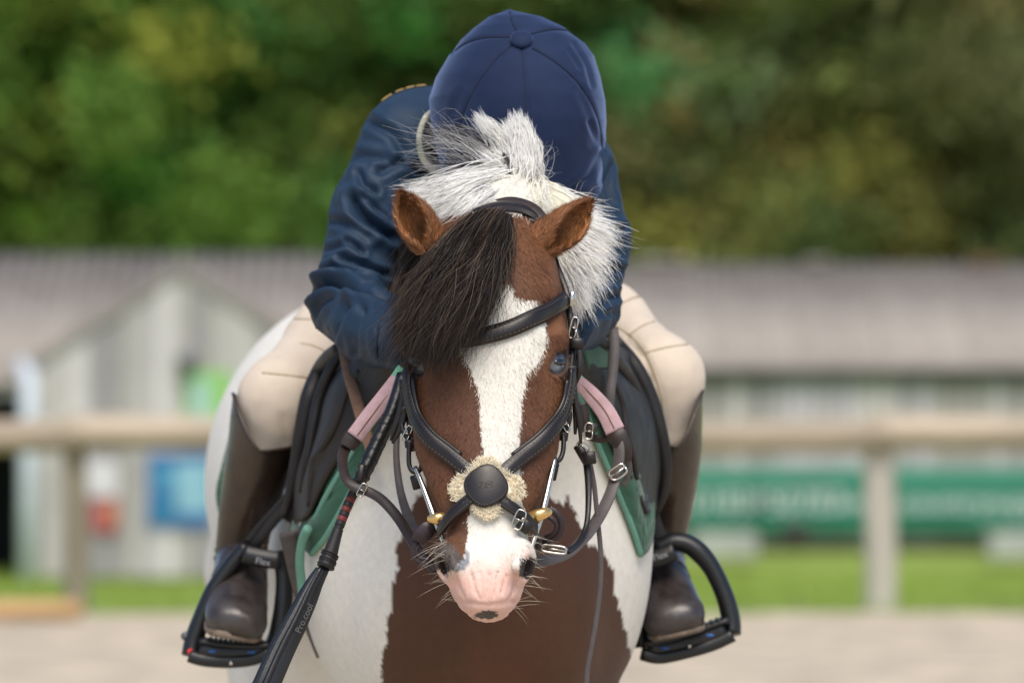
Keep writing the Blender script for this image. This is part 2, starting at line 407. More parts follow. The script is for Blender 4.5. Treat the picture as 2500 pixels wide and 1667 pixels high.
obj('back_wall', *merge([(np.array([(gx0, YG+.06, zb), (gx1, YG+.06, zb), (gx1, YG+.06, ze-.03), (gap, YG+.06, za-.05), (gx0, YG+.06, ze-.03)]), [(0, 1, 2, 3, 4)]), cbox((gx0, YG+.07, zb), (gx0+.1, YG+6, ze-.1)), cbox((gx1-.1, YG+.07, zb), (gx1, YG+6, ze-.1))]), M_base, barnG, smooth=False)
for xa, xb in ((gx0, gap), (gap, gx1)):
    z0, z1 = (ze, za) if xa == gx0 else (za, ze)
    d = norm(np.array([xb-xa, 0, z1-z0])); up = np.array([-d[2], 0, d[0]]); A, B = np.array([xa, YG-.02, z0]), np.array([xb, YG-.02, z1])
    A, B = (A-d*.25, B) if xa == gx0 else (A, B+d*.25)
    q = [A+up*.02, B+up*.02, B+up*.055, A+up*.055]; V = np.array(q+[p+np.array([0, 6.2, 0]) for p in q])
    obj('roof_slope', V, [(0, 1, 2, 3), (7, 6, 5, 4), (0, 4, 5, 1), (1, 5, 6, 2), (2, 6, 7, 3), (3, 7, 4, 0)], M_rf[0], barnG, smooth=False)
    q = [A-up*.05-[0, .02, 0], B-up*.05-[0, .02, 0], B+up*.02-[0, .02, 0], A+up*.02-[0, .02, 0]]; V = np.array(q+[p+np.array([0, .03, 0]) for p in q])
    obj('bargeboard', V, [(0, 1, 2, 3), (7, 6, 5, 4), (0, 4, 5, 1), (1, 5, 6, 2), (2, 6, 7, 3), (3, 7, 4, 0)], mat('barge_grey', (.27, .25, .24), .9), barnG, smooth=False)
# long open shed behind it, far left
YS = 44.6; sx1 = gx0+.02; sx0 = -9.5
shed = thing('open_shed', 'low shed with a grey roof and dark doorway at the far left edge', 'shed', (-6.5, YS, zb))
zr, zs = P(0, 622, YS+3)[2], P(0, 935, YS)[2]
x = sx0; i = 0
while x < sx1+2.9: obj('roof_sheet', *corr(x, x+.98, (YS-.15, zs), (YS+3, zr), 6), M_rf[rng.integers(4)], shed); x += .985; i += 1
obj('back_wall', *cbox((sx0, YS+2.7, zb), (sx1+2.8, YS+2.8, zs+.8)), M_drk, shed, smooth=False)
obj('side_wall', *cbox((sx0, YS, zb), (sx0+.1, YS+2.7, zs-.05)), M_base, shed, smooth=False)
obj('rear_roof', *cbox((sx0, YS+3.0, zs), (sx1+2.8, YS+5.0, zs+.1)), M_rf[0], shed, smooth=False)
obj('lintel', *cbox((sx0, YS-.05, zs-.14), (sx1, YS+.05, zs-.03)), BG[0], shed, smooth=False)
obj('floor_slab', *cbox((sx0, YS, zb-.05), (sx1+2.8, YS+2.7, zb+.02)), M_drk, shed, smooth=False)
po = obj('downpipe', *tube(np.array([(P(68, 0, YG-.2)[0], YG-.2, zb-.12), (P(70, 0, YG-.2)[0], YG-.2, .6), (P(72, 0, YG-.2)[0], YG-.2, 1.35), (P(50, 0, YG-.1)[0], YG+.1, 1.50)]), .088, 12), M_wht)
tag(po, 'pale blue white pipe standing at the corner of the gabled barn', 'pipe')
# posters and lamp on the gable
def poster(name, u0, u1, v0, v1, label, parts, cat='poster'):
    a, b = P(u0, v1, YG-.05), P(u1, v0, YG-.05); t = thing(name, label, cat, (.5*(a[0]+b[0]), YG-.05, a[2]))
    for nm, (ua, ub, va, vb), m, k in parts:
        p, q = P(ua, vb, YG-.05), P(ub, va, YG-.05); obj(nm, *cbox((p[0], YG-.052-.006*k, p[2]), (q[0], YG-.020-.006*k, q[2])), m, t, smooth=False)
    return t
pm = lambda n, c: mat('print_'+n, c, .6, var=.25, vscale=6)
poster('blue_poster', 362, 520, 1108, 1285, 'blue poster with pale patches on the gabled barn wall', [('backing', (362, 520, 1108, 1285), pm('blue', (.03, .14, .36)), 0), ('pale_panel', (430, 515, 1130, 1250), pm('pale_blue', (.25, .48, .60)), 1), ('mid_panel', (375, 425, 1135, 1200), pm('mid_blue', (.06, .27, .46)), 1), ('dark_panel', (372, 425, 1220, 1270), pm('deep_blue', (.02, .19, .36)), 1)])
poster('green_poster', 452, 560, 905, 1022, 'bright green and pale blue poster high on the gabled barn', [('backing', (455, 565, 905, 1022), pm('green', (.27, .55, .16)), 0), ('pale_panel', (468, 512, 930, 1018), pm('aqua', (.38, .58, .55)), 1)])
t = poster('red_poster', 212, 292, 1118, 1300, 'small poster with a white top and red lower half on the gabled barn', [('backing', (212, 290, 1125, 1215), pm('white', (.66, .64, .68)), 0), ('red_panel', (224, 288, 1215, 1296), pm('red', (.42, .07, .07)), 1), ('orange_panel', (262, 282, 1225, 1275), pm('orange', (.60, .30, .16)), 2), ('dark_panel', (240, 262, 1210, 1232), pm('brown', (.10, .06, .05)), 2)])
fl = thing('floodlight', 'small dark floodlight fixed above the green poster', 'lamp', P(455, 905, YG-.15))
a = P(455, 885, YG-.14); obj('housing', *cbox(a-[.10, .06, .07], a+[.10, .06, .07], .02), mat('lamp_grey', (.09, .10, .11), .5), fl); obj('bracket', *cbox(a+[-.02, .05, -.1], a+[.02, .13, .0]), M_base, fl)
# long barn on the right
YR = 51.0; rx0, rx1 = P(330, 0, YR)[0], 9.5; zb2, ze2, zr2 = P(0, 1345, YR)[2], P(0, 905, YR)[2], P(0, 645, YR+2.6)[2]
barnR = thing('long_barn', 'long low barn with a grey corrugated roof behind the right of the fence', 'barn', (2.5, YR, zb2))
bw = .168; bm_ = [mesh_data('board', cbox((-bw/2+.006, -.011, 0), (bw/2-.003, .011, ze2-zb2-.1))[0], cbox((0, 0, 0), (1, 1, 1))[1], False) for _ in range(1)][0]
x = rx0; i = 0; bmeshes = []
for m in BR:
    me = bm_.copy(); me.materials.append(m); bmeshes.append(me)
while x < rx1:
    o = bpy.data.objects.new('board', bmeshes[rng.integers(6)]); link(o, barnR, (x+bw/2, YR+(.0 if i % 2 else .016), zb2+.09)); x += bw; i += 1
obj('back_wall', *cbox((rx0, YR+.06, zb2-.05), (rx1, YR+.12, ze2)), M_base, barnR, smooth=False)
obj('plinth', *cbox((rx0, YR+.012, zb2-.1), (rx1, YR+.055, zb2+.12)), M_base, barnR, smooth=False)
obj('eave_shadow_strip', *tube(np.array([(rx0, YR-.16, ze2-.02), (rx1, YR-.16, ze2-.02)]), .055, 10), mat('eave_shadow_dark', (.035, .036, .04), .6), barnR)  # dark tube whose colour paints in the shadow line under the eave
obj('end_wall', *cbox((rx1-.1, YR+.13, zb2), (rx1, YR+5, ze2)), M_base, barnR, smooth=False)
x = rx0-.2; k = 0
while x < rx1+.2:
    obj('roof_sheet', *corr(x, x+.985, (YR-.18, ze2+.03), (YR+2.6, zr2), 6), M_rf[rng.integers(4)], barnR); x += .99
    if k % 2 == 0: obj('ridge_cap', *cbox((x-.8, YR+2.5, zr2+.0), (x-.8+.25+.5*rng.random(), YR+2.8, zr2+.07), .02), M_rust if rng.random() < .6 else M_rf[1], barnR, smooth=False)
    k += 1
obj('rear_roof', *cbox((rx0, YR+2.62, ze2+.5), (rx1, YR+5, ze2+.6)), M_rf[0], barnR, smooth=False)
# banner along the barn wall
ub0, ub1 = P(1560, 0, YR-.1)[0], 9.0; zt_, zl_ = P(0, 1138, YR-.1)[2], P(0, 1306, YR-.1)[2]
banner = thing('banner', 'long green advertising banner with white lettering on the long barn', 'banner', (4.5, YR-.1, zl_))
M_bn = mat('banner_green', (.02, .185, .12), .6, var=.12, vscale=1.5); M_bt = mat('banner_white', (.62, .70, .68), .6)
gb = [[(x, YR-.1+.015*math.sin(x*3), z) for x in np.linspace(ub0, ub1, 20)] for z in (zt_, .5*(zt_+zl_), zl_)]
obj('sheet', *sheet(np.array(gb, float), .01, 6, 60), M_bn, banner)
# ================================================================ the pony
# head: horizontal sections fitted to the face (v: half width px, front depth, back depth)
HT = np.array([
 # v     cx    hw   yf    yb
 [500, 1195,  95, .085, .21],
 [525, 1195, 125, .055, .215],
 [560, 1195, 145, .025, .22],
 [600, 1194, 158, .000, .22],
 [640, 1193, 168, -.018, .22],
 [700, 1192, 182, -.034, .22],
 [760, 1192, 193, -.043, .22],
 [820, 1191, 198, -.050, .215],
 [880, 1190, 193, -.056, .21],
 [940, 1189, 184, -.062, .20],
 [1000, 1188, 177, -.068, .18],
 [1050, 1187, 168, -.074, .15],
 [1103, 1187, 155, -.081, .11],
 [1150, 1188, 148, -.088, .07],
 [1218, 1189, 135, -.098, .03],
 [1256, 1187, 117, -.104, .01],
 [1294, 1188, 98, -.111, -.005],
 [1332, 1189, 103, -.119, -.01],
 [1371, 1185, 109, -.128, -.015],
 [1409, 1184, 101, -.136, -.018],
 [1447, 1188, 89, -.141, -.025],
 [1470, 1189, 80, -.141, -.03],
 [1490, 1189, 67, -.136, -.04],
 [1504, 1190, 48, -.126, -.055],
 [1514, 1196, 26, -.112, -.075],
 [1518, 1196, 3, -.100, -.09]])
_z = HC-(HT[:, 0]-VH)*sat(HT[:, 3]); _o = np.argsort(_z); HZ = _z[_o]
zz = np.arange(HZ[0]-.02, HZ[-1]+.02, .001)
def _tab(vals, sig=5):
    a = np.interp(zz, HZ, vals[_o]); k = np.exp(-.5*(np.arange(-20, 21)/sig)**2); k /= k.sum()
    return np.convolve(np.pad(a, 20, 'edge'), k, 'valid')
_s = sat(HT[:, 3]+.03)
T_cx = _tab((HT[:, 1]-UC)*_s); T_hw = _tab(HT[:, 2]*_s); T_yf = _tab(HT[:, 3]); T_yb = _tab(HT[:, 4])
T_n = _tab(np.interp(HT[:, 0], [500, 700, 900, 1100, 1250, 1350, 1520], [2.0, 2.35, 2.5, 2.25, 2.1, 2.3, 2.2]))
T_fr = _tab(np.interp(HT[:, 0], [500, 700, 900, 1100, 1250, 1350, 1520], [.5, .36, .34, .42, .5, .5, .5]))
def head_sdf(x, y, z):
    zi = z.ravel(); g = lambda T: np.interp(zi, zz, T).reshape(z.shape).astype(np.float32)
    cx, hw, yf, yb, n, fr = g(T_cx), np.maximum(g(T_hw), .002), g(T_yf), g(T_yb), g(T_n), g(T_fr)
    yc = yf+fr*(yb-yf); ry = np.where(y < yc, yc-yf, yb-yc)
    q = ((np.abs(x-cx)/hw)**n+(np.abs(y-yc)/ry)**n+1e-9)**(1/n)
    d = (q-1)*np.minimum(hw, ry)*.9
    top, bot = z-HZ[-1], HZ[0]-z
    return np.maximum(np.maximum(d, top), bot)
EYE = [P(1341, 887, -.002), P(1038, 892, -.002)]
EYED = [norm(np.array([.66, -.74, .06])), norm(np.array([-.66, -.74, .06]))]
def horse_field(lo, hi, h):
    F = Field(lo, hi, h)
    q = lambda u, v, Y, a, b, c: [*P(u, v, Y), a, b, c]
    # trunk
    F.chain([[-.045, .54, .83, .205, .17, .26], [-.055, .66, .86, .215, .2, .27], [-.09, .9, .83, .245, .22, .275], [-.15, 1.2, .87, .27, .24, .30], [-.19, 1.45, .95, .272, .22, .29], [-.205, 1.62, .93, .22, .16, .25]], 13, .05)
    F.chain([q(1185, 900, .62, .10, .12, .15), [-.085, .8, 1.04, .09, .14, .09], [-.17, 1.3, 1.08, .12, .2, .12]], 6, .06)
    # breast
    F.ell(P(1050, 1440, .49), (.115, .16, .19), .025); F.ell(P(1285, 1440, .49), (.115, .16, .19), .025)
    F.ell(P(900, 1230, .60), (.085, .16, .24), .06); F.ell(P(1425, 1230, .60), (.085, .16, .24), .06)
    # neck
    F.chain([q(1200, 640, .15, .072, .07, .10), q(1215, 600, .22, .086, .085, .088), q(1215, 660, .31, .097, .10, .13), q(1205, 790, .40, .112, .11, .18), q(1190, 950, .47, .145, .12, .22), q(1175, 1130, .52, .19, .13, .22)], 12, .04)
    # head
    F.put(head_sdf, (T_cx.min()-.14, -.2, HZ[0]-.02), (T_cx.max()+.14, .26, HZ[-1]+.02), .02)
    for e, d in zip(EYE, EYED):
        sx = np.sign(d[0])
        F.ell(e-d*.001, (.0245, .0245, .0225), .014)                                   # lids
        F.ell(e+np.array([-.012*sx, -.004, .032]), (.03, .02, .012), .02)              # brow bone
        F.ell(e+np.array([.008*sx, -.022, .058]), (.014, .016, .016), .02, 's')        # hollow above the eye
        R = rot_to(d); R2 = R@np.array([[math.cos(a), -math.sin(a), 0], [math.sin(a), math.cos(a), 0], [0, 0, 1]]) if (a := .75*sx) else R
        F.ell(e+d*.021, (.0225, .0150, .014), .003, 's', R2)                           # slit
        # facial crest, cheek
        c = np.array([np.interp(1040, HT[:, 0], T_cx[:1].repeat(len(HT))), 0, 0])
        F.cone([P(1188+sx*150, 960, .0), P(1188+sx*118, 1090, -.028), P(1188+sx*100, 1170, -.05)], [.02, .016, .008], .03)
        # nostril wing and hole
        nu = 1185+sx*92
        F.ell(P(nu-sx*8, 1366, -.108), (.020, .022, .026), .015)
        F.ell(P(1185+sx*101, 1384, -.116), (.0070, .0145, .016), .007, 's', rot_to((sx*.6, -.75, .2)))
        F.cone([P(1185+sx*84, 1352, -.138), P(1185+sx*74, 1382, -.142), P(1185+sx*82, 1402, -.134)], [.002, .003, .002], .012)
    F.ell(P(1192, 1490, -.040), (.026, .024, .014), .015)                                # lower lip
    # legs, hooves, dock
    for sx, x0, y0 in ((-1, -.17, .56), (1, .075, .56)):
        F.cone([(x0, y0, .62), (x0, y0+.01, .46), (x0, y0-.005, .34), (x0, y0, .32), (x0, y0, .14), (x0, y0-.02, .085), (x0, y0-.05, .02)], [.085, .06, .047, .04, .031, .037, .046], .02)
    for sx, x0, y0 in ((-1, -.33, 1.5), (1, -.06, 1.52)):
        F.cone([(x0, y0, .8), (x0+.01, y0-.04, .62), (x0, y0+.12, .42), (x0, y0+.11, .36), (x0, y0+.09, .14), (x0, y0+.06, .08), (x0, y0+.03, .02)], [.14, .1, .056, .046, .036, .038, .046], .03)
    return F
# white and brown: outlines on the face and breast
BLAZE = [(1150, 700), (1245, 698), (1258, 733), (1317, 736), (1330, 770), (1333, 805), (1330, 850), (1308, 893), (1289, 916), (1282, 952), (1273, 988), (1270, 1030), (1268, 1095), (1270, 1160), (1274, 1218), (1278, 1250), (1284, 1272), (1330, 1285), (1330, 1560), (1040, 1560), (1040, 1395), (1100, 1395), (1115, 1382), (1132, 1365), (1142, 1330), (1145, 1267), (1160, 1200), (1172, 1150), (1178, 1103), (1174, 1045), (1170, 990), (1160, 930), (1142, 892), (1124, 860), (1110, 820), (1120, 760)]
GREYN = [(1060, 1340), (1084, 1322), (1102, 1326), (1120, 1348), (1133, 1364), (1116, 1378), (1104, 1391), (1060, 1391)]
BLUEN = [(1106, 1388), (1115, 1376), (1132, 1366), (1142, 1344), (1150, 1346), (1143, 1378), (1131, 1392), (1115, 1394)]
GREYR = [(1268, 1368), (1290, 1356), (1310, 1362), (1306, 1404), (1284, 1415), (1268, 1405)]
LIPD = [(1156, 1506), (1165, 1495), (1185, 1488), (1205, 1490), (1217, 1500), (1216, 1508), (1190, 1511)]
BREAST = [(1200, 1130), (1050, 1150), (1030, 1190), (1005, 1240), (985, 1300), (968, 1330), (972, 1400), (955, 1440), (960, 1480), (945, 1510), (948, 1560), (932, 1600), (928, 1700), (935, 1900), (1520, 1900), (1538, 1700), (1540, 1600), (1530, 1540), (1508, 1470), (1500, 1400), (1470, 1345), (1440, 1330), (1412, 1280), (1390, 1212), (1372, 1232), (1345, 1222), (1300, 1150)]
C_WHITE, C_BROWN, C_DARK, C_RUST = np.array([.73, .71, .645]), np.array([.108, .045, .023]), np.array([.058, .027, .016]), np.array([.215, .090, .036])
C_PINK, C_GREY = np.array([.74, .48, .41]), np.array([.050, .042, .040])
def sstep(a, b, x): t = np.clip((x-a)/(b-a), 0, 1); return t*t*(3-2*t)
def coat_colour(p, jit):
    """coat colour at points p; jit moves each sample a little so that the borders are hair-ragged (px)"""
    q = uv_of(p)+jit*rng.normal(size=(len(p), 2))*np.array([1.0, 2.2])
    q += 4*np.stack([vnoise(p*60), vnoise(p*60+31)], 1)+2.5*np.stack([vnoise(p*220), vnoise(p*220+31)], 1)
    n = len(p); col = np.tile(C_WHITE, (n, 1)); col *= (1+.05*vnoise(p*9))[:, None]
    zcx = np.interp(p[:, 2], zz, T_cx); dx = np.abs(p[:, 0]-zcx)
    head = (p[:, 1] < .135+.05*(q[:, 1] > 800)) & (q[:, 1] > 505) & (dx < .125)
    # brown of the face: dark in front, redder to the sides and ears
    w = sstep(.055, .09, dx)*.45+.4*(fbm(p*14)*.5+.5)-.18
    w += .5*sstep(780, 560, q[:, 1])+.35*sstep(1080, 1250, q[:, 1])
    w = np.clip(w-.25*sstep(.04, .0, dx)*sstep(1200, 1000, q[:, 1]), 0, 1)[:, None]
    br = C_BROWN*(1-w)+C_RUST*w; k = np.clip(-.1+.9*sstep(-.2, .5, fbm(p*11+5)), 0, .7)[:, None]*sstep(600, 760, q[:, 1])[:, None]
    br = br*(1-k)+C_DARK*1.3*k
    hb = head & ~inpoly(q, BLAZE); col[hb] = br[hb]
    # muzzle skin
    pk = sstep(1350, 1425, q[:, 1]+40*fbm(p*25))*head
    pk = np.maximum(pk, .55*sstep(30, 0, np.hypot(q[:, 0]-1283, q[:, 1]-1350))*head)[:, None]
    col = col*(1-pk)+C_PINK*(1+.10*fbm(p*70))[:, None]*pk
    for poly, c in ((GREYN, np.array([.095, .078, .068])), (BLUEN, np.array([.26, .28, .31])), (GREYR, C_GREY), (LIPD, C_GREY*1.5)):
        m = head & inpoly(q, poly); col[m] = c
    m = head & (np.hypot((q[:, 0]-1085)/15, (q[:, 1]-1384)/17) < 1) | head & (np.hypot((q[:, 0]-1287)/15, (q[:, 1]-1386)/22) < 1)
    col[m] = C_GREY*.8
    # grey skin round the eyes
    for e in EYE:
        d = np.linalg.norm(p-e, axis=1); k = (sstep(.034, .023, d))[:, None]; col = col*(1-k)+np.array([.045, .03, .024])*k
    # breast, neck patch
    bd = ~head & (p[:, 1] < .9) & inpoly(q, BREAST)
    kb = (.25+.5*fbm(p*7)+.3*sstep(1500, 1667, q[:, 1])*sstep(120, 0, np.abs(q[:, 0]-1200)))[:, None]
    brb = C_DARK*1.15*(1-kb)+C_BROWN*1.25*kb; col[bd] = brb[bd]
    nk = ~head & (q[:, 0] < 1090) & (q[:, 1] > 540) & (((p[:, 1] < .40) & (q[:, 1] < 880)) | ((p[:, 1] < .55) & (q[:, 1] < 790))); col[nk] = C_DARK*1.6
    hf = p[:, 2] < .055; col[hf] = (.06, .05, .045)
    return col
def build_ear(base, mid, tip, opn, w, sgn):
    R, C = 22, 22; ax = cr([base, mid, tip], R); t = norm(np.gradient(ax, axis=0)); opn = np.array(opn, float)
    G = np.zeros((R, C, 3)); s = np.linspace(0, 1, R)
    rad = np.interp(s, [0, .18, .4, .62, .82, .93, 1], [.021, .021, .0225, .0205, .0135, .0075, .002])*w
    tm = np.interp(s, [0, .15, .3, .55, .8, 1], [3.1, 2.9, 2.35, 1.95, 1.7, 1.4])
    for i in range(R):
        o = opn-t[i]*(opn@t[i]); o /= np.linalg.norm(o); b = np.cross(t[i], o)
        th = np.linspace(-tm[i], tm[i], C)
        G[i] = ax[i]+rad[i]*(-np.cos(th)[:, None]*o*1.0+np.sin(th)[:, None]*b*1.0)
    n = norm(np.cross(np.gradient(G, axis=1), np.gradient(G, axis=0)))
    c = ax[:, None]-G
    if (n*c).sum() > 0: n = -n
    A, B = G+n*.002, G-n*.002
    V = np.vstack([A.reshape(-1, 3), B.reshape(-1, 3)]); o_ = R*C; F = []
    for i in range(R-1):
        for j in range(C-1):
            a = i*C+j; F.append((a, a+C, a+C+1, a+1)); F.append((o_+a, o_+a+1, o_+a+C+1, o_+a+C))
    for i in range(R-1):
        for j in (0, C-1):
            a = i*C+j; F.append((a, a+C, o_+a+C, o_+a) if j else (a, o_+a, o_+a+C, a+C))
    for j in range(C-1): a = (R-1)*C+j; F.append((a, o_+a, o_+a+1, a+1))
    F = np.array(F); fn = np.cross(V[F[:, 2]]-V[F[:, 0]], V[F[:, 3]]-V[F[:, 1]])
    # faces of A look outwards along n, those of B inwards
    nn = np.vstack([n.reshape(-1, 3), -n.reshape(-1, 3)]); fl = (fn*nn[F].sum(1)).sum(1) < 0; F[fl] = F[fl][:, ::-1]
    inner = np.r_[np.zeros(o_), np.ones(o_)]
    return V, F, inner, np.r_[np.repeat(s, C), np.repeat(s, C)]
HB_LO, HB_HI = np.array([-.19, -.175, .76]), np.array([.15, .15, 1.315])
Fh = horse_field(HB_LO, HB_HI, .0024); Vh, Qh = Fh.mesh(2)
Fb = horse_field((-.52, -.16, -.03), (.26, 1.86, 1.40), .0065); Vb, Qb = Fb.mesh(2)
cb = Vb[Qb].mean(1); inb = ((cb > HB_LO+.008) & (cb < HB_HI-.008)).all(1); Qb = Qb[~inb]
del Fh, Fb
# wrinkles of the upper lip and nostril folds
N_ = vnormals(Vh, Qh); q = uv_of(Vh); fr = (N_[:, 1] < .1)
dd = np.zeros(len(Vh))
for line, dep, wd in [([(1150, 1400), (1160, 1440), (1172, 1462)], .0012, 4), ([(1172, 1395), (1176, 1430), (1180, 1460)], .0012, 3.5), ([(1195, 1398), (1192, 1440), (1190, 1465)], .0015, 4), ([(1216, 1395), (1212, 1430), (1204, 1460)], .0012, 3.5), ([(1236, 1405), (1225, 1445)], .001, 4), ([(1110, 1395), (1118, 1430), (1132, 1458)], .0012, 5), ([(1262, 1405), (1256, 1440), (1245, 1462)], .0012, 5), ([(1120, 1470), (1190, 1478), (1255, 1470)], .0012, 8)]:
    dd -= 1.7*dep*np.exp(-(seg_dist(q, line)/wd)**2)
dd += .0005*vnoise(Vh*np.array([420, 120, 160]))*sstep(1330, 1400, q[:, 1])
Vh = Vh+N_*(dd*fr)[:, None]
ears = [build_ear(P(1052, 596, .062), P(1012, 535, .050), P(978, 474, .045), (-.42, -.90, .0), 1.0, -1),
        build_ear(P(1322, 592, .062), P(1385, 552, .055), P(1440, 494, .06), (.46, -.80, -.28), 1.02, 1)]
Vs, Fs, off = [Vh, Vb], [Qh, Qb+len(Vh)], len(Vh)+len(Vb); ecol = []
for V, F, inn, s_ in ears:
    Vs.append(V); Fs.append(F+off); off += len(V)
    c = np.where(inn[:, None] > 0, np.array([.25, .10, .036])*(1+.5*fbm(V*60))[:, None], C_RUST*.95)
    rim = sstep(.75, 1, s_)[:, None]; ecol.append(c*(1-.35*rim))
VH_, FH_ = np.vstack(Vs), np.vstack(Fs)
nb = len(Vh)+len(Vb); HCOL = np.vstack([coat_colour(VH_[:nb], .5)]+ecol)
HN = vnormals(VH_, FH_)
M_coat = mat('pony_coat', (.3, .2, .1), .62, var=.10, vscale=90, bump=.25, bscale=260, spec=.3, attr='col', sheen=.06)
horse = obj('pony', VH_, FH_, M_coat, org=np.array([-.1, .8, 0]))
set_colors(horse.data, HCOL)
tag(horse, 'brown and white pony facing the camera with a broad white blaze and pink muzzle', 'pony')
BV = BVHTree.FromPolygons([Vector(v) for v in VH_[:len(Vh)]], [tuple(f) for f in Qh.tolist()])
BVB = BVHTree.FromPolygons([Vector(v) for v in VH_[len(Vh):nb]], [tuple(f) for f in (Qb).tolist()])
CAMV = Vector((0, -D, HC))
def hit(u, v, bv=None):
    d = (Vector(P(u, v, 0))-CAMV).normalized()
    h = (bv or BV).ray_cast(CAMV, d)
    return (None, None) if h[0] is None else (np.array(h[0]), np.array(h[1]))
# eyes
M_eye = mat('pony_eye', (.13, .16, .20), .06, var=.5, vscale=70, spec=.8, coat=1.0, col2=(.012, .013, .016))
M_lid = mat('pony_eyelid', (.03, .022, .02), .4, bump=.2)
for e, d in zip(EYE, EYED):
    R = rot_to(d); eo = obj('eye', *ellipsoid(e, (.0205, .0205, .0205), 32, 20), M_eye, horse)
    pu = obj('pupil', *ellipsoid(e+d*.0172, (.0095, .0055, .0042), 20, 10, R), mat('pony_pupil', (.004, .004, .006), .05, coat=1), eo)
# dock and tail
tp = np.array([(-.21, 1.76, 1.06), (-.22, 1.84, 1.02), (-.22, 1.88, .85), (-.215, 1.86, .55), (-.21, 1.84, .3)])
# ---------------------------------------------------------------- hair
def strands(name, curves, width, cols, parent, mtl, kind=None, taper=True, sides=3):
    """curves (N,K,3): each a three-sided tapering hair; cols (N,3)"""
    Cv = np.asarray(curves, float); N, K = Cv.shape[:2]
    t = norm(np.gradient(Cv, axis=1)); r = rng.normal(size=(N, 1, 3)); a = norm(np.cross(t, r)); b = np.cross(t, a)
    w = (np.asarray(width)*np.ones(N))[:, None, None]*(np.interp(np.linspace(0, 1, K), [0, .6, 1], [1, .85, .12]) if taper else np.ones(K))[None, :, None]
    S = sides; rings = np.stack([Cv+w*(math.cos(x)*a+math.sin(x)*b) for x in np.arange(S)*2*math.pi/S], 2)
    V = rings.reshape(-1, 3); base = (np.arange(N)*K*S)[:, None, None]
    i = np.arange(K-1)[None, :, None]*S; j = np.arange(S)[None, None, :]; k = (j+1) % S
    F = np.stack([base+i+j, base+i+k, base+i+S+k, base+i+S+j], -1).reshape(-1, 4)
    o = obj(name, V, F, mtl, parent, smooth=False)
    set_colors(o.data, np.repeat(np.asarray(cols), K*S, axis=0))
    if kind: o['kind'] = kind
    return o
def fur(name, V, F, N, count, length, width, flow, colour, parent, mtl, lift=.35, weight=None):
    """short coat: one narrow blade per hair, shaded like the skin below it"""
    T = np.vstack([F[:, [0, 1, 2]], F[:, [0, 2, 3]]]) if F.shape[1] == 4 else F
    A = np.linalg.norm(np.cross(V[T[:, 1]]-V[T[:, 0]], V[T[:, 2]]-V[T[:, 0]]), axis=1)
    if weight is not None: A = A*weight(V[T].mean(1), N[T].mean(1))
    c = np.cumsum(A); k = np.searchsorted(c, rng.random(count)*c[-1]); r1, r2 = np.sqrt(rng.random(count)), rng.random(count)
    w = np.stack([1-r1, r1*(1-r2), r1*r2], 1)[:, :, None]
    p = (V[T[k]]*w).sum(1); n = norm((N[T[k]]*w).sum(1))
    fl = flow(p)+.22*rng.normal(size=(count, 3)); fl = norm(fl-n*(fl*n).sum(1, keepdims=True))
    L = (length(p) if callable(length) else length)*(.65+.6*rng.random(count)); L = L[:, None]
    dirv = norm(fl+n*(lift*(.5+rng.random(count)))[:, None])
    side = norm(np.cross(dirv, n)); hw = width*(.7+.6*rng.random(count))[:, None]/2
    mid = p+dirv*L*.55; tip = p+norm(dirv-n*.25)*L
    X = np.stack([p-side*hw-n*.001, p+side*hw-n*.001, tip], 1).reshape(-1, 3)
    Fx = np.arange(count*3).reshape(-1, 3); gn = np.cross(X[1::3]-X[0::3], X[2::3]-X[0::3]); bad = (gn*n).sum(1) < 0
    Fx[bad] = Fx[bad][:, ::-1]
    o = obj(name, X, Fx, mtl, parent)
    nn = norm(n+.22*rng.normal(size=n.shape)); o.data.normals_split_custom_set_from_vertices([tuple(v) for v in np.repeat(nn, 3, 0)])
    cl = colour(p); cl = cl*(1+np.where(cl.mean(1, keepdims=True) > .4, .10, .28)*rng.normal(size=(count, 1))); set_colors(o.data, np.repeat(np.clip(cl, .005, .95), 3, 0))
    o['kind'] = 'stuff'; return o
M_fur = mat('pony_fur', (.3, .2, .1), .55, var=.06, vscale=60, spec=.35, attr='col')
M_hair = mat('mane_hair', (.3, .2, .1), .42, var=.08, vscale=60, spec=.45, attr='col')
def see_through(m, k):
    """hair passes light on: part of the lobe is translucent"""
    t = m.node_tree; b = t.nodes['Principled BSDF']; out = t.nodes['Material Output']; tr = nd(t, 'ShaderNodeBsdfTranslucent'); mx = nd(t, 'ShaderNodeMixShader'); mx.inputs[0].default_value = k
    t.links.new(b.inputs['Base Color'].links[0].from_socket, tr.inputs[0]); t.links.new(b.outputs[0], mx.inputs[1]); t.links.new(tr.outputs[0], mx.inputs[2]); t.links.new(mx.outputs[0], out.inputs[0])
see_through(M_hair, .5)
def head_flow(p):
    """hair lies down the face, turning outwards from the middle, up on the brow whorl"""
    q = uv_of(p); dx = p[:, 0]-np.interp(p[:, 2], zz, T_cx)
    f = np.stack([dx*7, np.zeros(len(p)), -np.ones(len(p))], 1)
    return f
def body_flow(p):
    return np.stack([(p[:, 0]+.05)*1.2, .5*np.ones(len(p)), -.9*np.ones(len(p))], 1)
nH = len(Vh)
NHd = HN[:nH]
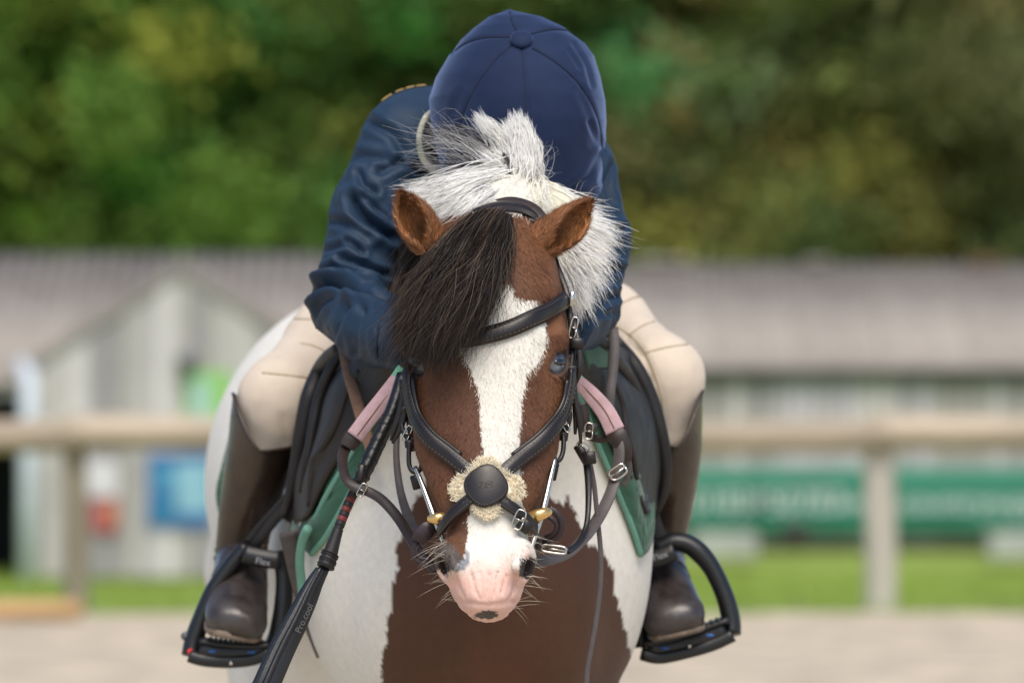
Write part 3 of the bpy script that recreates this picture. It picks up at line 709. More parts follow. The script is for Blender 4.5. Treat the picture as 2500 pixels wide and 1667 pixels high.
fur('head_coat', VH_[:nH], Qh, NHd, 120000, lambda p: np.interp(uv_of(p)[:, 1], [520, 900, 1330, 1420, 1520], [.011, .009, .007, .0035, .003]), .0013, head_flow, lambda p: coat_colour(p, 2.2), horse, M_fur, .28,
    weight=lambda c, n: np.where(uv_of(c)[:, 1] > 1400, .5, 1.)*np.where(n[:, 1] < .2, 1, .35)*np.where(np.minimum(*[np.linalg.norm(c-e, axis=1) for e in EYE]) < .022, .0, 1)*np.where(np.minimum(np.linalg.norm(c-P(1084, 1385, -.112), axis=1), np.linalg.norm(c-P(1286, 1385, -.112), axis=1)) < .010, .1, 1))
bm = cb = None
fur('body_coat', VH_, Qb+nH, HN, 120000, .016, .0019, body_flow, lambda p: coat_colour(p, 5.0), horse, M_fur, .12,
    weight=lambda c, n: np.where((n[:, 1] < .25) & (c[:, 1] < .8), 2.2, .5))
off = nb
for (V, F, inn, s_), c0 in zip(ears, ecol):
    ax = norm(V[-1]-V[0]); Ne = vnormals(V, F)
    def ecolr(p, V=V, c0=c0, inn=inn):
        from mathutils.kdtree import KDTree
        kd = KDTree(len(V)); [kd.insert(v, i) for i, v in enumerate(V)]; kd.balance()
        ii = np.array([kd.find(x)[1] for x in p]); c = c0[ii]*(.75+.9*rng.random((len(p), 1)))
        pale = (inn[ii] > 0) & (rng.random(len(p)) < .22) & (s_[ii] < .75); c[pale] = np.array([.36, .20, .09])*(.7+.6*rng.random((pale.sum(), 1))); return c
    fur('ear_hair', V, F, Ne, 11000, lambda p: .010, .0009, lambda p, ax=ax: np.tile(ax, (len(p), 1)), ecolr, horse, M_fur, .55)
def hair_lock(guides, n, K, jit, col, colv, tipspread=2.0, wave=.004, lenv=.25, surf=None):
    """n hairs between guide curves (each a list of points); returns curves and colours"""
    G = np.stack([cr(g, K) for g in guides]); m = len(G)
    a = rng.random(n)*(m-1); i = np.minimum(a.astype(int), m-2); w = (a-i)[:, None, None]
    C = G[i]*(1-w)+G[i+1]*w
    s = np.linspace(0, 1, K)[None, :, None]
    cl = rng.integers(0, max(2, n//35), n); cv = rng.normal(size=(max(2, n//35), 1, 3)); cv2 = rng.normal(size=(max(2, n//35), 1, 3))
    C = C+jit*(rng.normal(size=(n, 1, 3))*(.5+tipspread*.8*s**1.5)+cv[cl]*(.5+tipspread*s)*.6)
    ph = rng.random((n, 1, 1))*6.28; ax = rng.normal(size=(n, 1, 3)); C = C+wave*s*np.sin(s*(5+4*rng.random((n, 1, 1)))+ph)*ax*.6+wave*s*np.sin(s*6+cl[:, None, None])*cv2[cl]
    # varied length
    L = 1-lenv*rng.random(n)**1.5; ss = np.linspace(0, 1, K)[None]*L[:, None]*(K-1); i0 = np.minimum(ss.astype(int), K-2); f = (ss-i0)[:, :, None]
    C = np.take_along_axis(C, i0[:, :, None], 1)*(1-f)+np.take_along_axis(C, i0[:, :, None]+1, 1)*f
    if surf is not None: C = surf(C)
    cols = np.array(col)*(1+colv*rng.normal(size=(n, 1))); return C, np.clip(cols, .004, .98)
def over_face(off):
    """keep hairs in front of the skin they lie on"""
    def f(C):
        Q = C.reshape(-1, 3); q = uv_of(Q); out = Q.copy()
        for i in range(len(Q)):
            d = (Vector(Q[i])-CAMV).normalized(); h = BV.ray_cast(CAMV, d)
            if h[0] is not None:
                y = h[0].y-off*(.35+.9*((i*7919) % 97)/97)
                if Q[i, 1] > y: k = (y+D)/(Q[i, 1]+D); out[i] = np.array(CAMV)+(Q[i]-np.array(CAMV))*k
        return out.reshape(C.shape)
    return f
# forelock: dark, combed over to the picture's left
gl = [[(1135, 548, .03), (1080, 620, .02), (1030, 715, .02), (1004, 790, .0), (992, 852, .0)],
      [(1160, 528, .03), (1095, 612, -.03), (1040, 715, -.04), (1010, 800, -.04), (1000, 868, -.02)],
      [(1190, 522, .02), (1125, 602, -.04), (1062, 718, -.06), (1030, 812, -.07), (1018, 876, -.06)],
      [(1215, 522, .02), (1163, 602, -.04), (1105, 718, -.07), (1068, 812, -.08), (1050, 886, -.08)],
      [(1235, 530, .02), (1205, 602, -.04), (1160, 710, -.07), (1112, 808, -.08), (1082, 882, -.085)],
      [(1243, 537, .02), (1228, 602, -.04), (1200, 690, -.06), (1162, 770, -.075), (1118, 838, -.08)]]
C1, c1 = hair_lock([PX(g) for g in gl], 8500, 14, .0040, (.028, .022, .019), .40, 1.7, .014, .25, over_face(.013))
C2, c2 = hair_lock([PX(g) for g in gl], 750, 14, .007, (.15, .105, .072), .35, 2.2, .016, .3, over_face(.017))
br_ = rng.random(len(c1)) < .5; c1[br_] = c1[br_]*2.0+np.array([.02, .010, .005])*sstep(560, 800, uv_of(C1[br_][:, 6])[:, 1])[:, None]
strands('forelock', np.vstack([C1, C2]), .00034, np.vstack([c1, c2]), horse, M_hair, 'stuff')
# mane: white crest parted over the poll
mg = []
W_, DK = (.97, .965, .94), (.035, .03, .03)
def lock(gs, n, K=10, jit=.004, col=W_, cv=.06, ts=1.6, wave=.005, lv=.3): mg.append(hair_lock([PX(g) for g in gs], n, K, jit, col, cv, ts, wave, lv))
def over_skin(C, off):
    Q = C.reshape(-1, 3).copy()
    for i in range(len(Q)):
        d = (Vector(Q[i])-CAMV).normalized()
        for bv in (BV, BVB):
            h = bv.ray_cast(CAMV, d)
            if h[0] is not None and Q[i, 1] > h[0].y-off: k = (h[0].y-off*(.4+1.2*((i*7919) % 97)/97)+D)/(Q[i, 1]+D); Q[i] = np.array(CAMV)+(Q[i]-np.array(CAMV))*k
    return Q.reshape(C.shape)
# clumps: hairs that share a root patch and draw together towards a tip
def clump(root, mids, tip, rr, tr, n, col=W_, cv=.05, K=10, bow=.004):
    pts = cr(PX([root]+mids+[tip]), K); s = np.linspace(0, 1, K)[None, :, None]
    r0 = rng.normal(size=(n, 1, 3))*np.array([1, .6, 1])*rr; r1 = rng.normal(size=(n, 1, 3))*tr; r2 = rng.normal(size=(n, 1, 3))*rr*1.1
    L = 1-.35*rng.random((n, 1))**1.4; ss = np.linspace(0, 1, K)[None]*L*(K-1); i0 = np.minimum(ss.astype(int), K-2); f = (ss-i0)[:, :, None]
    base = pts[i0]*(1-f)+pts[i0+1]*f
    C = base+r0*(1-s)**1.5+r2*(4*s*(1-s))*.6+r1*s+bow*s*np.sin(s*5+rng.random((n, 1, 1))*6)*rng.normal(size=(n, 1, 3))
    mg.append((C, np.clip(np.array(col)*(1+cv*rng.normal(size=(n, 1))), .004, .98)))
# tuft standing up in front of the helmet
for root, mids, tip, rr, n in [
    ((1225, 455, .20), [(1230, 390, .185), (1205, 335, .185)], (1163, 280, .19), .0085, 420), ((1245, 450, .20), [(1245, 390, .18), (1230, 345, .18)], (1185, 300, .185), .009, 420),
    ((1265, 450, .195), [(1270, 390, .175), (1262, 340, .175)], (1236, 296, .185), .009, 420), ((1280, 450, .195), [(1285, 390, .175), (1282, 335, .175)], (1258, 284, .185), .009, 420),
    ((1295, 460, .20), [(1305, 400, .18), (1302, 345, .18)], (1282, 278, .19), .0085, 420), ((1305, 465, .20), [(1320, 410, .185), (1322, 360, .185)], (1302, 300, .19), .0085, 420),
    ((1305, 475, .205), [(1332, 430, .195), (1338, 385, .19)], (1325, 330, .195), .008, 360), ((1300, 480, .21), [(1330, 445, .2), (1345, 405, .195)], (1342, 355, .2), .007, 260),
    ((1250, 470, .19), [(1262, 430, .17), (1265, 390, .168)], (1250, 350, .17), .013, 420), ((1280, 475, .19), [(1298, 435, .172), (1305, 400, .17)], (1300, 365, .175), .012, 420), ((1240, 460, .19), [(1225, 420, .175), (1200, 390, .17)], (1160, 365, .18), .009, 320)]:
    sh_ = lambda p: (p[0]-.35*max(0, p[0]-1240), *p[1:]); clump(sh_(root), [sh_(m) for m in mids], sh_(tip), rr*.72, .0036, n)
clump((1275, 470, .2), [(1302, 420, .19)], (1318, 370, .2), .010, .012, 70, (.55, .55, .55), .2, bow=.012)
# swept to the left in overlapping locks, grey below
for k in range(15):
    t = k/14; r0 = (1262-26*t+6*math.sin(k*3), 432+78*t, .19-.05*t); tip = (978+155*t**1.3+16*math.sin(k*2.1), 468+135*t+10*math.sin(k*1.7), .165-.11*t); m1 = (1190-5*t, 425+95*t+8*math.sin(k), .155-.06*t); m2 = (1085+70*t, 446+112*t+8*math.sin(k+1), .145-.09*t)
    clump(r0, [m1, m2], tip, .0085, .0062, 270, np.array(W_)*(1.02 if k % 3 else .9), .06)
    if k % 2: clump((r0[0]-15, r0[1]+6, r0[2]+.01), [(m1[0], m1[1]+8, m1[2]+.012), (m2[0], m2[1]+6, m2[2]+.012)], (tip[0]+8, tip[1]+8, tip[2]+.012), .009, .010, 110, (.09, .085, .085), .4)
# short hair lying over the crest to the poll
for k in range(9):
    t = k/8; clump((1238+62*t, 438+20*abs(t-.4), .20), [(1225+85*t, 470+14*t, .155)], (1185+150*t, 508+22*abs(t-.45), .115), .010, .006, 230, np.array(W_)*np.array([1, .99, .96]), .04); mg[-1] = (over_skin(mg[-1][0], .004), mg[-1][1])
# grey and dark hairs blown to the left
clump((1235, 425, .19), [(1185, 372, .18), (1120, 335, .19)], (1010, 322, .215), .008, .006, 75, (.055, .045, .045), .4, 12, .006)
clump((1232, 430, .19), [(1185, 382, .178), (1125, 345, .185)], (1035, 318, .21), .010, .010, 80, (.50, .50, .50), .2, 12, .010)
clump((1230, 440, .19), [(1180, 395, .178), (1110, 355, .185)], (1000, 335, .21), .010, .016, 60, (.60, .60, .60), .2, 12, .014)
clump((1222, 455, .185), [(1165, 425, .17), (1110, 410, .17)], (1060, 425, .18), .009, .010, 85, (.05, .045, .045), .4, 12, .008)
clump((1222, 458, .18), [(1150, 430, .17), (1090, 405, .175)], (1005, 410, .19), .010, .020, 50, (.56, .56, .56), .2, 12, .014)
clump((1215, 460, .18), [(1150, 448, .17), (1080, 455, .17)], (985, 505, .18), .010, .016, 45, (.6, .6, .6), .2, 12, .014)
lock([[(1228, 375, .160), (1243, 400, .155), (1242, 430, .155), (1228, 445, .16)], [(1232, 378, .160), (1247, 402, .155), (1246, 430, .155), (1231, 445, .16)]], 90, 8, .0016, (.12, .12, .13), .3, 1, .002, .2)
# long dark hairs hanging beside the ear
lock([[(1010, 560, .10), (990, 620, .12), (975, 690, .12), (960, 745, .12)], [(1030, 600, .10), (1000, 660, .10), (985, 720, .10), (975, 770, .08)]], 260, 10, .006, (.05, .038, .03), .4, 2, .008, .4)
# neck mane on the picture's right, spiky
lock([[(1300, 455, .25), (1345, 475, .23), (1395, 505, .22), (1440, 530, .23)], [(1330, 490, .24), (1385, 520, .20), (1440, 560, .19), (1490, 575, .20)], [(1345, 530, .22), (1400, 560, .18), (1450, 595, .17), (1480, 625, .18)], [(1340, 580, .20), (1395, 615, .16), (1435, 650, .15), (1455, 690, .16)], [(1350, 620, .19), (1390, 660, .15), (1415, 700, .14), (1425, 740, .15)], [(1355, 680, .18), (1385, 710, .14), (1400, 745, .13), (1402, 775, .14)]], 4200, 9, .0055, W_, .06, 1.7, .005, .45)
lock([[(1380, 500, .23), (1430, 490, .22), (1480, 470, .23), (1500, 455, .24)], [(1400, 530, .21), (1460, 540, .2), (1520, 545, .2)], [(1410, 570, .2), (1470, 590, .19), (1510, 625, .19)], [(1390, 490, .23), (1420, 450, .23), (1400, 430, .24)]], 34, 10, .008, (.7, .69, .66), .1, 2.4, .008, .5)
# flat hair on the neck top, right of the parting
lock([[(1262, 462, .20), (1300, 490, .18), (1350, 530, .16), (1375, 580, .15)], [(1275, 450, .22), (1330, 470, .21), (1390, 510, .19), (1420, 560, .18)], [(1290, 435, .24), (1350, 460, .23), (1410, 500, .21), (1440, 540, .2)]], 1800, 9, .003, (.97, .95, .88), .04, 1.0, .002, .2)
Cm = [np.pad(c, ((0, 0), (0, 0), (0, 0))) for c, _ in mg]
kk = 10; Cr = []
for c in Cm:
    s_ = np.linspace(0, c.shape[1]-1, kk); i0 = np.minimum(s_.astype(int), c.shape[1]-2); f = (s_-i0)[None, :, None]; Cr.append(c[:, i0]*(1-f)+c[:, i0+1]*f)
cm_ = np.vstack([c for _, c in mg]); strands('mane', np.vstack(Cr), np.where(cm_.mean(1) > .8, .00050+.00050*rng.random(len(cm_))**1.5, .00034), cm_, horse, M_hair, 'stuff', sides=4)
# whiskers, lashes
wh = []
for sx in (-1, 1):
    for i in range(32):
        v = 1300+rng.random()*185; h0, n0 = hit(1187+sx*(np.interp(v, HT[:, 0], HT[:, 2])-3-6*rng.random()), v)
        if h0 is None: continue
        L = (.016+.034*rng.random())*np.interp(v, [1300, 1360, 1480], [.9, 1.1, .75]); d = norm(np.array([sx*(.75+.3*rng.random()), -.35+.3*rng.normal(), -.25+.35*rng.normal()]))
        s = np.linspace(0, 1, 10)[:, None]; wh.append(h0+d*L*s+np.array([0, 0, -.3*L])*s**2*rng.random())
strands('whiskers', np.array(wh), .00018, np.tile((.85, .80, .70), (len(wh), 1))*(.7+.5*rng.random((len(wh), 1))), horse, M_hair, 'stuff')
# eyelashes
la = []
for e, d in zip(EYE, EYED):
    sx = np.sign(d[0]); R = rot_to(d); a0 = .75*sx
    for k in range(34):
        t = rng.uniform(.25, 2.9); x, y = .0225*math.cos(t), .0145*math.sin(t); x, y = x*math.cos(a0)-y*math.sin(a0), x*math.sin(a0)+y*math.cos(a0)
        b = e+R@np.array([x, y, .012]); dv = norm(R@np.array([x*14+.2*rng.normal(), y*14+.2, .9])); L = .006+.007*rng.random(); s = np.linspace(0, 1, 10)[:, None]
        la.append(b+dv*L*s+np.array([0, 0, -.35*L])*s**2)
strands('eyelashes', np.array(la), .00022, np.tile((.05, .03, .02), (len(la), 1)), horse, M_hair, 'stuff')
# tail
tg = [[np.array(x)+np.array([dx, dy, 0])*np.array([k, k, 0]) for k, x in zip((.2, .6, 1, 1.2, 1), tp)] for dx, dy in ((-.05, 0), (0, -.04), (.05, 0), (0, .05), (-.05, 0))]
Ct, ct = hair_lock(tg, 900, 10, .012, W_, .08, 1.2, .01, .3); strands('tail', Ct, .0012, ct, horse, M_hair, 'stuff')
# ================================================================ the rider
def grown(keys, g): return [[*k[:3], k[3]+g, k[4]+g, k[5]+g] for k in keys]
# joints, from the picture and the pony they rest on
L_SH, L_EL, L_WR = P(985, 345, .55), P(852, 742, .46), P(975, 830, .245)
R_SH, R_EL, R_WR = P(1412, 440, .55), P(1420, 742, .44), P(1368, 800, .25)
L_HIP, L_KN, L_AN = P(930, 720, 1.0), P(690, 975, .74), P(590, 1370, .78)
R_HIP, R_KN, R_AN = P(1330, 720, 1.0), P(1612, 925, .74), P(1612, 1370, .78)
L_TOE, R_TOE = P(578, 1505, .66), P(1640, 1500, .66)
def mid(a, b, t): return a+(b-a)*t
torso = [[*P(1150, 640, 1.02), .115, .115, .10], [*P(1165, 520, .88), .115, .115, .098], [*P(1165, 425, .74), .125, .12, .10], [*P(1180, 395, .62), .125, .105, .092]]
larm = ([L_SH, mid(L_SH, L_EL, .5)+np.array([-.006, 0, .012]), L_EL, mid(L_EL, L_WR, .5)+np.array([0, 0, -.008]), L_WR], [.056, .053, .047, .046, .037])
rarm = ([R_SH, mid(R_SH, R_EL, .5)+np.array([.012, 0, 0]), R_EL, mid(R_EL, R_WR, .5), R_WR], [.054, .052, .048, .046, .037])
lleg = ([L_HIP, mid(L_HIP, L_KN, .5)+np.array([.006, 0, .0]), L_KN, mid(L_KN, L_AN, .28)], [.078, .066, .0540, .046])
rleg = ([R_HIP, mid(R_HIP, R_KN, .5)+np.array([.0, 0, .006]), R_KN, mid(R_KN, R_AN, .28)], [.078, .066, .0540, .046])
base = np.array([-.06, .9, L_TOE[2]-.06])
rider = thing('person', 'rider in navy jacket, cream breeches and tall brown boots bent forward hugging the pony', 'person', base)
# body under the clothes, one surface: trunk, limbs, head with face turned down, hands
Fp = Field((-.55, .1, .62), (.42, 1.2, 1.56), .007)
Fp.chain(grown(torso, -.012), 8, .03); Fp.ell(P(1140, 700, 1.02), (.125, .10, .09), .04)
for a, r in (larm, rarm): Fp.cone(a, np.array(r)-.012, .015)
for (a, r), an, toe in ((lleg, L_AN, L_TOE), (rleg, R_AN, R_TOE)):
    Fp.cone(list(a)+[an, toe], list(np.array(r)-.012)+[.026, .022], .015)
hc = P(1265, 275, .43); Fp.cone([P(1190, 400, .6), P(1240, 350, .5)], [.05, .045], .03)
Fp.ell(hc, (.07, .075, .085), .02); Fp.ell(hc+np.array([0, -.02, -.07]), (.05, .06, .05), .03)
Fp.ell(hc+np.array([0, -.02, -.115]), (.012, .014, .016), .01)                        # nose, towards the mane
for sx in (-1, 1):
    Fp.ell(hc+np.array([sx*.03, -.035, -.085]), (.012, .012, .010), .008, 's'); Fp.ell(hc+np.array([sx*.073, .02, -.02]), (.008, .018, .026), .008)
for wr, tgt in ((L_WR, P(1040, 856, .215)), (R_WR, P(1330, 812, .20))):
    d = norm(tgt-wr); s = norm(np.cross(d, (0, 0, 1))); nrm_ = np.cross(s, d)
    Fp.ell(wr+d*.03, (.03, .022, .018), .012)
    for i, (o, L) in enumerate(((-.024, .030), (-.009, .036), (.007, .034), (.021, .026))):
        b = wr+d*.045+nrm_*o; Fp.cone([b, b+d*L*.6, b+d*L+s*.012*(1 if wr is R_WR else -1)], [.0085, .008, .007], .006)
    b = wr+d*.02-nrm_*.02; Fp.cone([b, b+d*.02-nrm_*.018, b+d*.04-nrm_*.018], [.009, .008, .007], .006)
Vp, Qp = Fp.mesh(2); del Fp
obj('body', Vp, Qp, mat('rider_skin', (.50, .30, .22), .5, bump=.1), rider)
def near(p, segs):
    """nearest segment direction and distance for fold orientation"""
    bd = np.full(len(p), 1e9); dr = np.zeros_like(p); tt = np.zeros(len(p)); acc = 0
    for pts in segs:
        for a, b in zip(pts[:-1], pts[1:]):
            d = b-a; L = np.linalg.norm(d); t = np.clip(((p-a)@d)/(L*L), 0, 1); q = np.linalg.norm(p-a-t[:, None]*d, axis=1)
            m = q < bd; bd[m] = q[m]; dr[m] = d/L; tt[m] = acc+t[m]*L; acc += L
    return dr, tt, bd
# jacket
Fj = Field((-.42, .15, .98), (.30, 1.22, 1.56), .0035)
Fj.chain(torso, 10, .03)
Fj.ell(P(1040, 350, .62), (.085, .095, .075), .03); Fj.ell(P(1380, 430, .60), (.07, .09, .07), .03)
Fj.ell(P(1150, 650, 1.02), (.132, .125, .085), .03)
for a, r in (larm, rarm): Fj.cone(a, r, .018)
Vj, Qj = Fj.mesh(3); del Fj
Nj = vnormals(Vj, Qj); qj = uv_of(Vj)
dr, tt, bd = near(Vj, [larm[0], rarm[0]]); arm = sstep(.11, .075, bd)
loc = np.stack([tt*20, (Vj@np.array([.3, 1, .2]))*7, (Vj@np.array([1, -.2, .4]))*9], 1)
loc += 1.6*np.stack([vnoise(Vj*11), vnoise(Vj*11+9), vnoise(Vj*11+4)], 1)
rd = 1-np.abs(fbm(loc, 2))*2.2; el = np.zeros(len(Vj))
for e in (L_EL, R_EL): el = np.maximum(el, sstep(.20, .03, np.linalg.norm(Vj-e, axis=1)))
dj = arm*(.0004+.0030*el)*(rd-.5)+.0030*fbm(Vj*np.array([7, 7, 9]), 2)+.0009*(1-2*np.abs(fbm(Vj*np.array([15, 15, 11])+3, 1)))
FOLDS = [([(865, 490), (887, 530), (923, 557), (958, 578)], 15, .010), ([(878, 428), (890, 455), (915, 470)], 10, .005), ([(838, 633), (874, 646), (936, 673)], 11, .006), ([(757, 716), (807, 697), (856, 704), (945, 724)], 13, .014), ([(767, 785), (789, 742), (847, 718)], 9, .005),
 ([(847, 588), (868, 602), (884, 620)], 8, .004), ([(816, 829), (834, 771), (852, 749)], 10, .005), ([(892, 486), (918, 512), (955, 545)], 9, .005), ([(800, 540), (850, 548), (900, 580)], 12, .004), ([(790, 610), (840, 600)], 9, .004), ([(775, 665), (830, 655), (900, 690)], 10, .005),
 ([(870, 860), (868, 800), (890, 760)], 9, .004), ([(925, 770), (922, 830), (925, 885)], 4, .004), ([(905, 300), (960, 330), (990, 380)], 14, .005), ([(850, 400), (880, 380), (940, 390)], 12, .004), ([(930, 420), (980, 400), (1030, 420)], 12, .005),
 ([(1515, 660), (1470, 655), (1430, 690)], 10, .007), ([(1512, 720), (1480, 730), (1450, 760)], 10, .008), ([(1430, 790), (1450, 770), (1490, 765)], 9, .006), ([(1520, 560), (1480, 575), (1450, 610)], 10, .006), ([(1495, 400), (1480, 450), (1500, 500)], 9, .005), ([(1400, 850), (1425, 800), (1420, 770)], 8, .005)]
frj = sstep(.05, -.5, Nj[:, 1])
for ln, w, dep in FOLDS:
    ds = seg_dist(qj, cr(ln, 14)); dj += frj*1.35*dep*(-1.1*np.exp(-(ds/(.75*w)))+.75*np.exp(-((ds-1.6*w)/(1.0*w))**2))
Vj = Vj+Nj*dj[:, None]
M_jkt = mat('navy_nylon', (.0115, .029, .060), .62, var=.18, vscale=14, spec=.28, col2=(.014, .034, .068), rough_var=.08)
def crumple(m, scale, dist, strength):
    t = m.node_tree; b = t.nodes['Principled BSDF']; tc = nd(t, 'ShaderNodeTexCoord'); nz = nd(t, 'ShaderNodeTexNoise', Scale=scale*.45, Detail=2.)
    t.links.new(tc.outputs['Object'], nz.inputs['Vector']); ad = nd(t, 'ShaderNodeVectorMath', operation='MULTIPLY_ADD'); ad.inputs[1].default_value = (.09, .09, .09)
    t.links.new(nz.outputs['Color'], ad.inputs[0]); t.links.new(tc.outputs['Object'], ad.inputs[2])
    vo = nd(t, 'ShaderNodeTexVoronoi', Scale=scale); vo.feature = 'F1'; t.links.new(ad.outputs[0], vo.inputs['Vector'])
    fn = nd(t, 'ShaderNodeTexNoise', Scale=900., Detail=2.); t.links.new(tc.outputs['Object'], fn.inputs['Vector'])
    b1 = nd(t, 'ShaderNodeBump', Strength=strength, Distance=dist); b2 = nd(t, 'ShaderNodeBump', Strength=.12, Distance=.001)
    t.links.new(vo.outputs['Distance'], b1.inputs['Height']); t.links.new(fn.outputs[0], b2.inputs['Height']); t.links.new(b1.outputs[0], b2.inputs['Normal']); t.links.new(b2.outputs[0], b.inputs['Normal'])
crumple(M_jkt, 15., .016, .32)
jacket = obj('jacket', Vj, Qj, M_jkt, rider)
BJ = BVHTree.FromPolygons([Vector(v) for v in Vj], [tuple(f) for f in Qj.tolist()])
# cuffs
for wr, el_ in ((L_WR, L_EL), (R_WR, R_EL)):
    d = norm(wr-el_); V, F = tube([wr-d*.022, wr-d*.016, wr+d*.004, wr+d*.010], [.0385, .0405, .0395, .034], 28); obj('cuff', V, F, M_jkt, jacket)
# cuff seam on the forearm
sm = [hit(u, v, BJ) for u, v in cr([(936, 765), (922, 800), (918, 850), (922, 886)], 14)]
sm = [(h, n) for h, n in sm if h is not None]
if len(sm) > 3: obj('sleeve_seam', *tube(np.array([h+n*.0006 for h, n in sm]), .0011, 6), mat('navy_thread', (.008, .018, .04), .7), jacket)
# gold embroidery along the back of the shoulder
M_gold = mat('gold_thread', (.62, .42, .16), .6, bump=.4, bscale=700)
for u0, u1 in ((932, 956), (966, 985), (990, 1012), (1016, 1040)):
    g = []
    for Y in (.60, .64, .68):
        row = []
        for u in np.linspace(u0, u1, 4):
            x = (u-UC)*float(sat(Y)); h = BJ.ray_cast(Vector((x, Y, 2)), Vector((0, 0, -1)))
            row.append(np.array(h[0])+np.array([0, 0, .0022]) if h[0] is not None else None)
        if all(r is not None for r in row): g.append(row)
    if len(g) >= 2: obj('embroidery', *sheet(g, .0016, 6, 6), M_gold, jacket)
# collar of printed fleece, standing off the neck
M_flc = mat('collar_fleece', (.62, .60, .50), .9, vscale=28, var=.1, col2=(.030, .075, .040), bump=.6, bscale=300, sheen=.3)
col_o = cr(PX([(1068, 262, .47), (1037, 290, .44), (1023, 335, .43), (1030, 385, .43), (1058, 420, .44), (1090, 430, .45)]), 16)
col_i = cr(PX([(1085, 272, .50), (1056, 300, .50), (1044, 340, .50), (1050, 380, .50), (1075, 410, .50), (1100, 420, .51)]), 16)
obj('collar', *sheet([col_o, .5*(col_o+col_i)+np.array([-.004, -.006, 0]), col_i], .007, 8, 24), M_flc, jacket)
# breeches
Fl = Field((-.46, .55, .84), (.38, 1.25, 1.36), .0045)
Fl.ell(P(1140, 720, 1.03), (.135, .115, .10), .05)
for a, r in (lleg, rleg): Fl.cone(a, r, .03)
Vl, Ql = Fl.mesh(3); del Fl
Nl = vnormals(Vl, Ql); ql = uv_of(Vl); dl = .0022*fbm(Vl*13, 3)+.0009*(1-2*np.abs(fbm(Vl*np.array([40, 30, 22]), 2)))
SEAMS = [[(735, 838), (770, 846), (810, 868)], [(640, 910), (690, 915), (765, 924)], [(690, 778), (760, 780)], [(1510, 745), (1540, 730), (1560, 724)], [(1537, 818), (1570, 795), (1615, 780)], [(1577, 862), (1620, 850), (1680, 840)], [(1488, 790), (1540, 820), (1580, 870), (1612, 960), (1624, 1060)]]
for ln in SEAMS: dl -= .0016*np.exp(-(seg_dist(ql, cr(ln, 12))/4.)**2)*sstep(.2, -.2, Nl[:, 1])
for ln, w, dep in [([(1550, 850), (1575, 880), (1585, 930)], 9, .004), ([(1530, 830), (1560, 862)], 8, .003), ([(745, 960), (735, 1020), (725, 1075)], 8, .003), ([(700, 1075), (690, 1020)], 9, .002)]:
    dl -= dep*np.exp(-(seg_dist(ql, cr(ln, 10))/w)**2)*sstep(.2, -.2, Nl[:, 1])
Vl = Vl+Nl*dl[:, None]
M_br = mat('breeches_cotton', (.66, .565, .46), .82, var=.07, vscale=9, bump=.25, bscale=1100, sheen=.15)
breeches = obj('breeches', Vl, Ql, M_br, rider)
BL = BVHTree.FromPolygons([Vector(v) for v in Vl], [tuple(f) for f in Ql.tolist()])
M_thr = mat('seam_thread', (.40, .33, .20), .8)
for ln in SEAMS:
    sm = [hit(u, v, BL) for u, v in cr(ln, 16)]; sm = np.array([h+n*.0004 for h, n in sm if h is not None])
    if len(sm) > 3: obj('seam', *tube(sm, .0010, 6), M_thr, breeches)
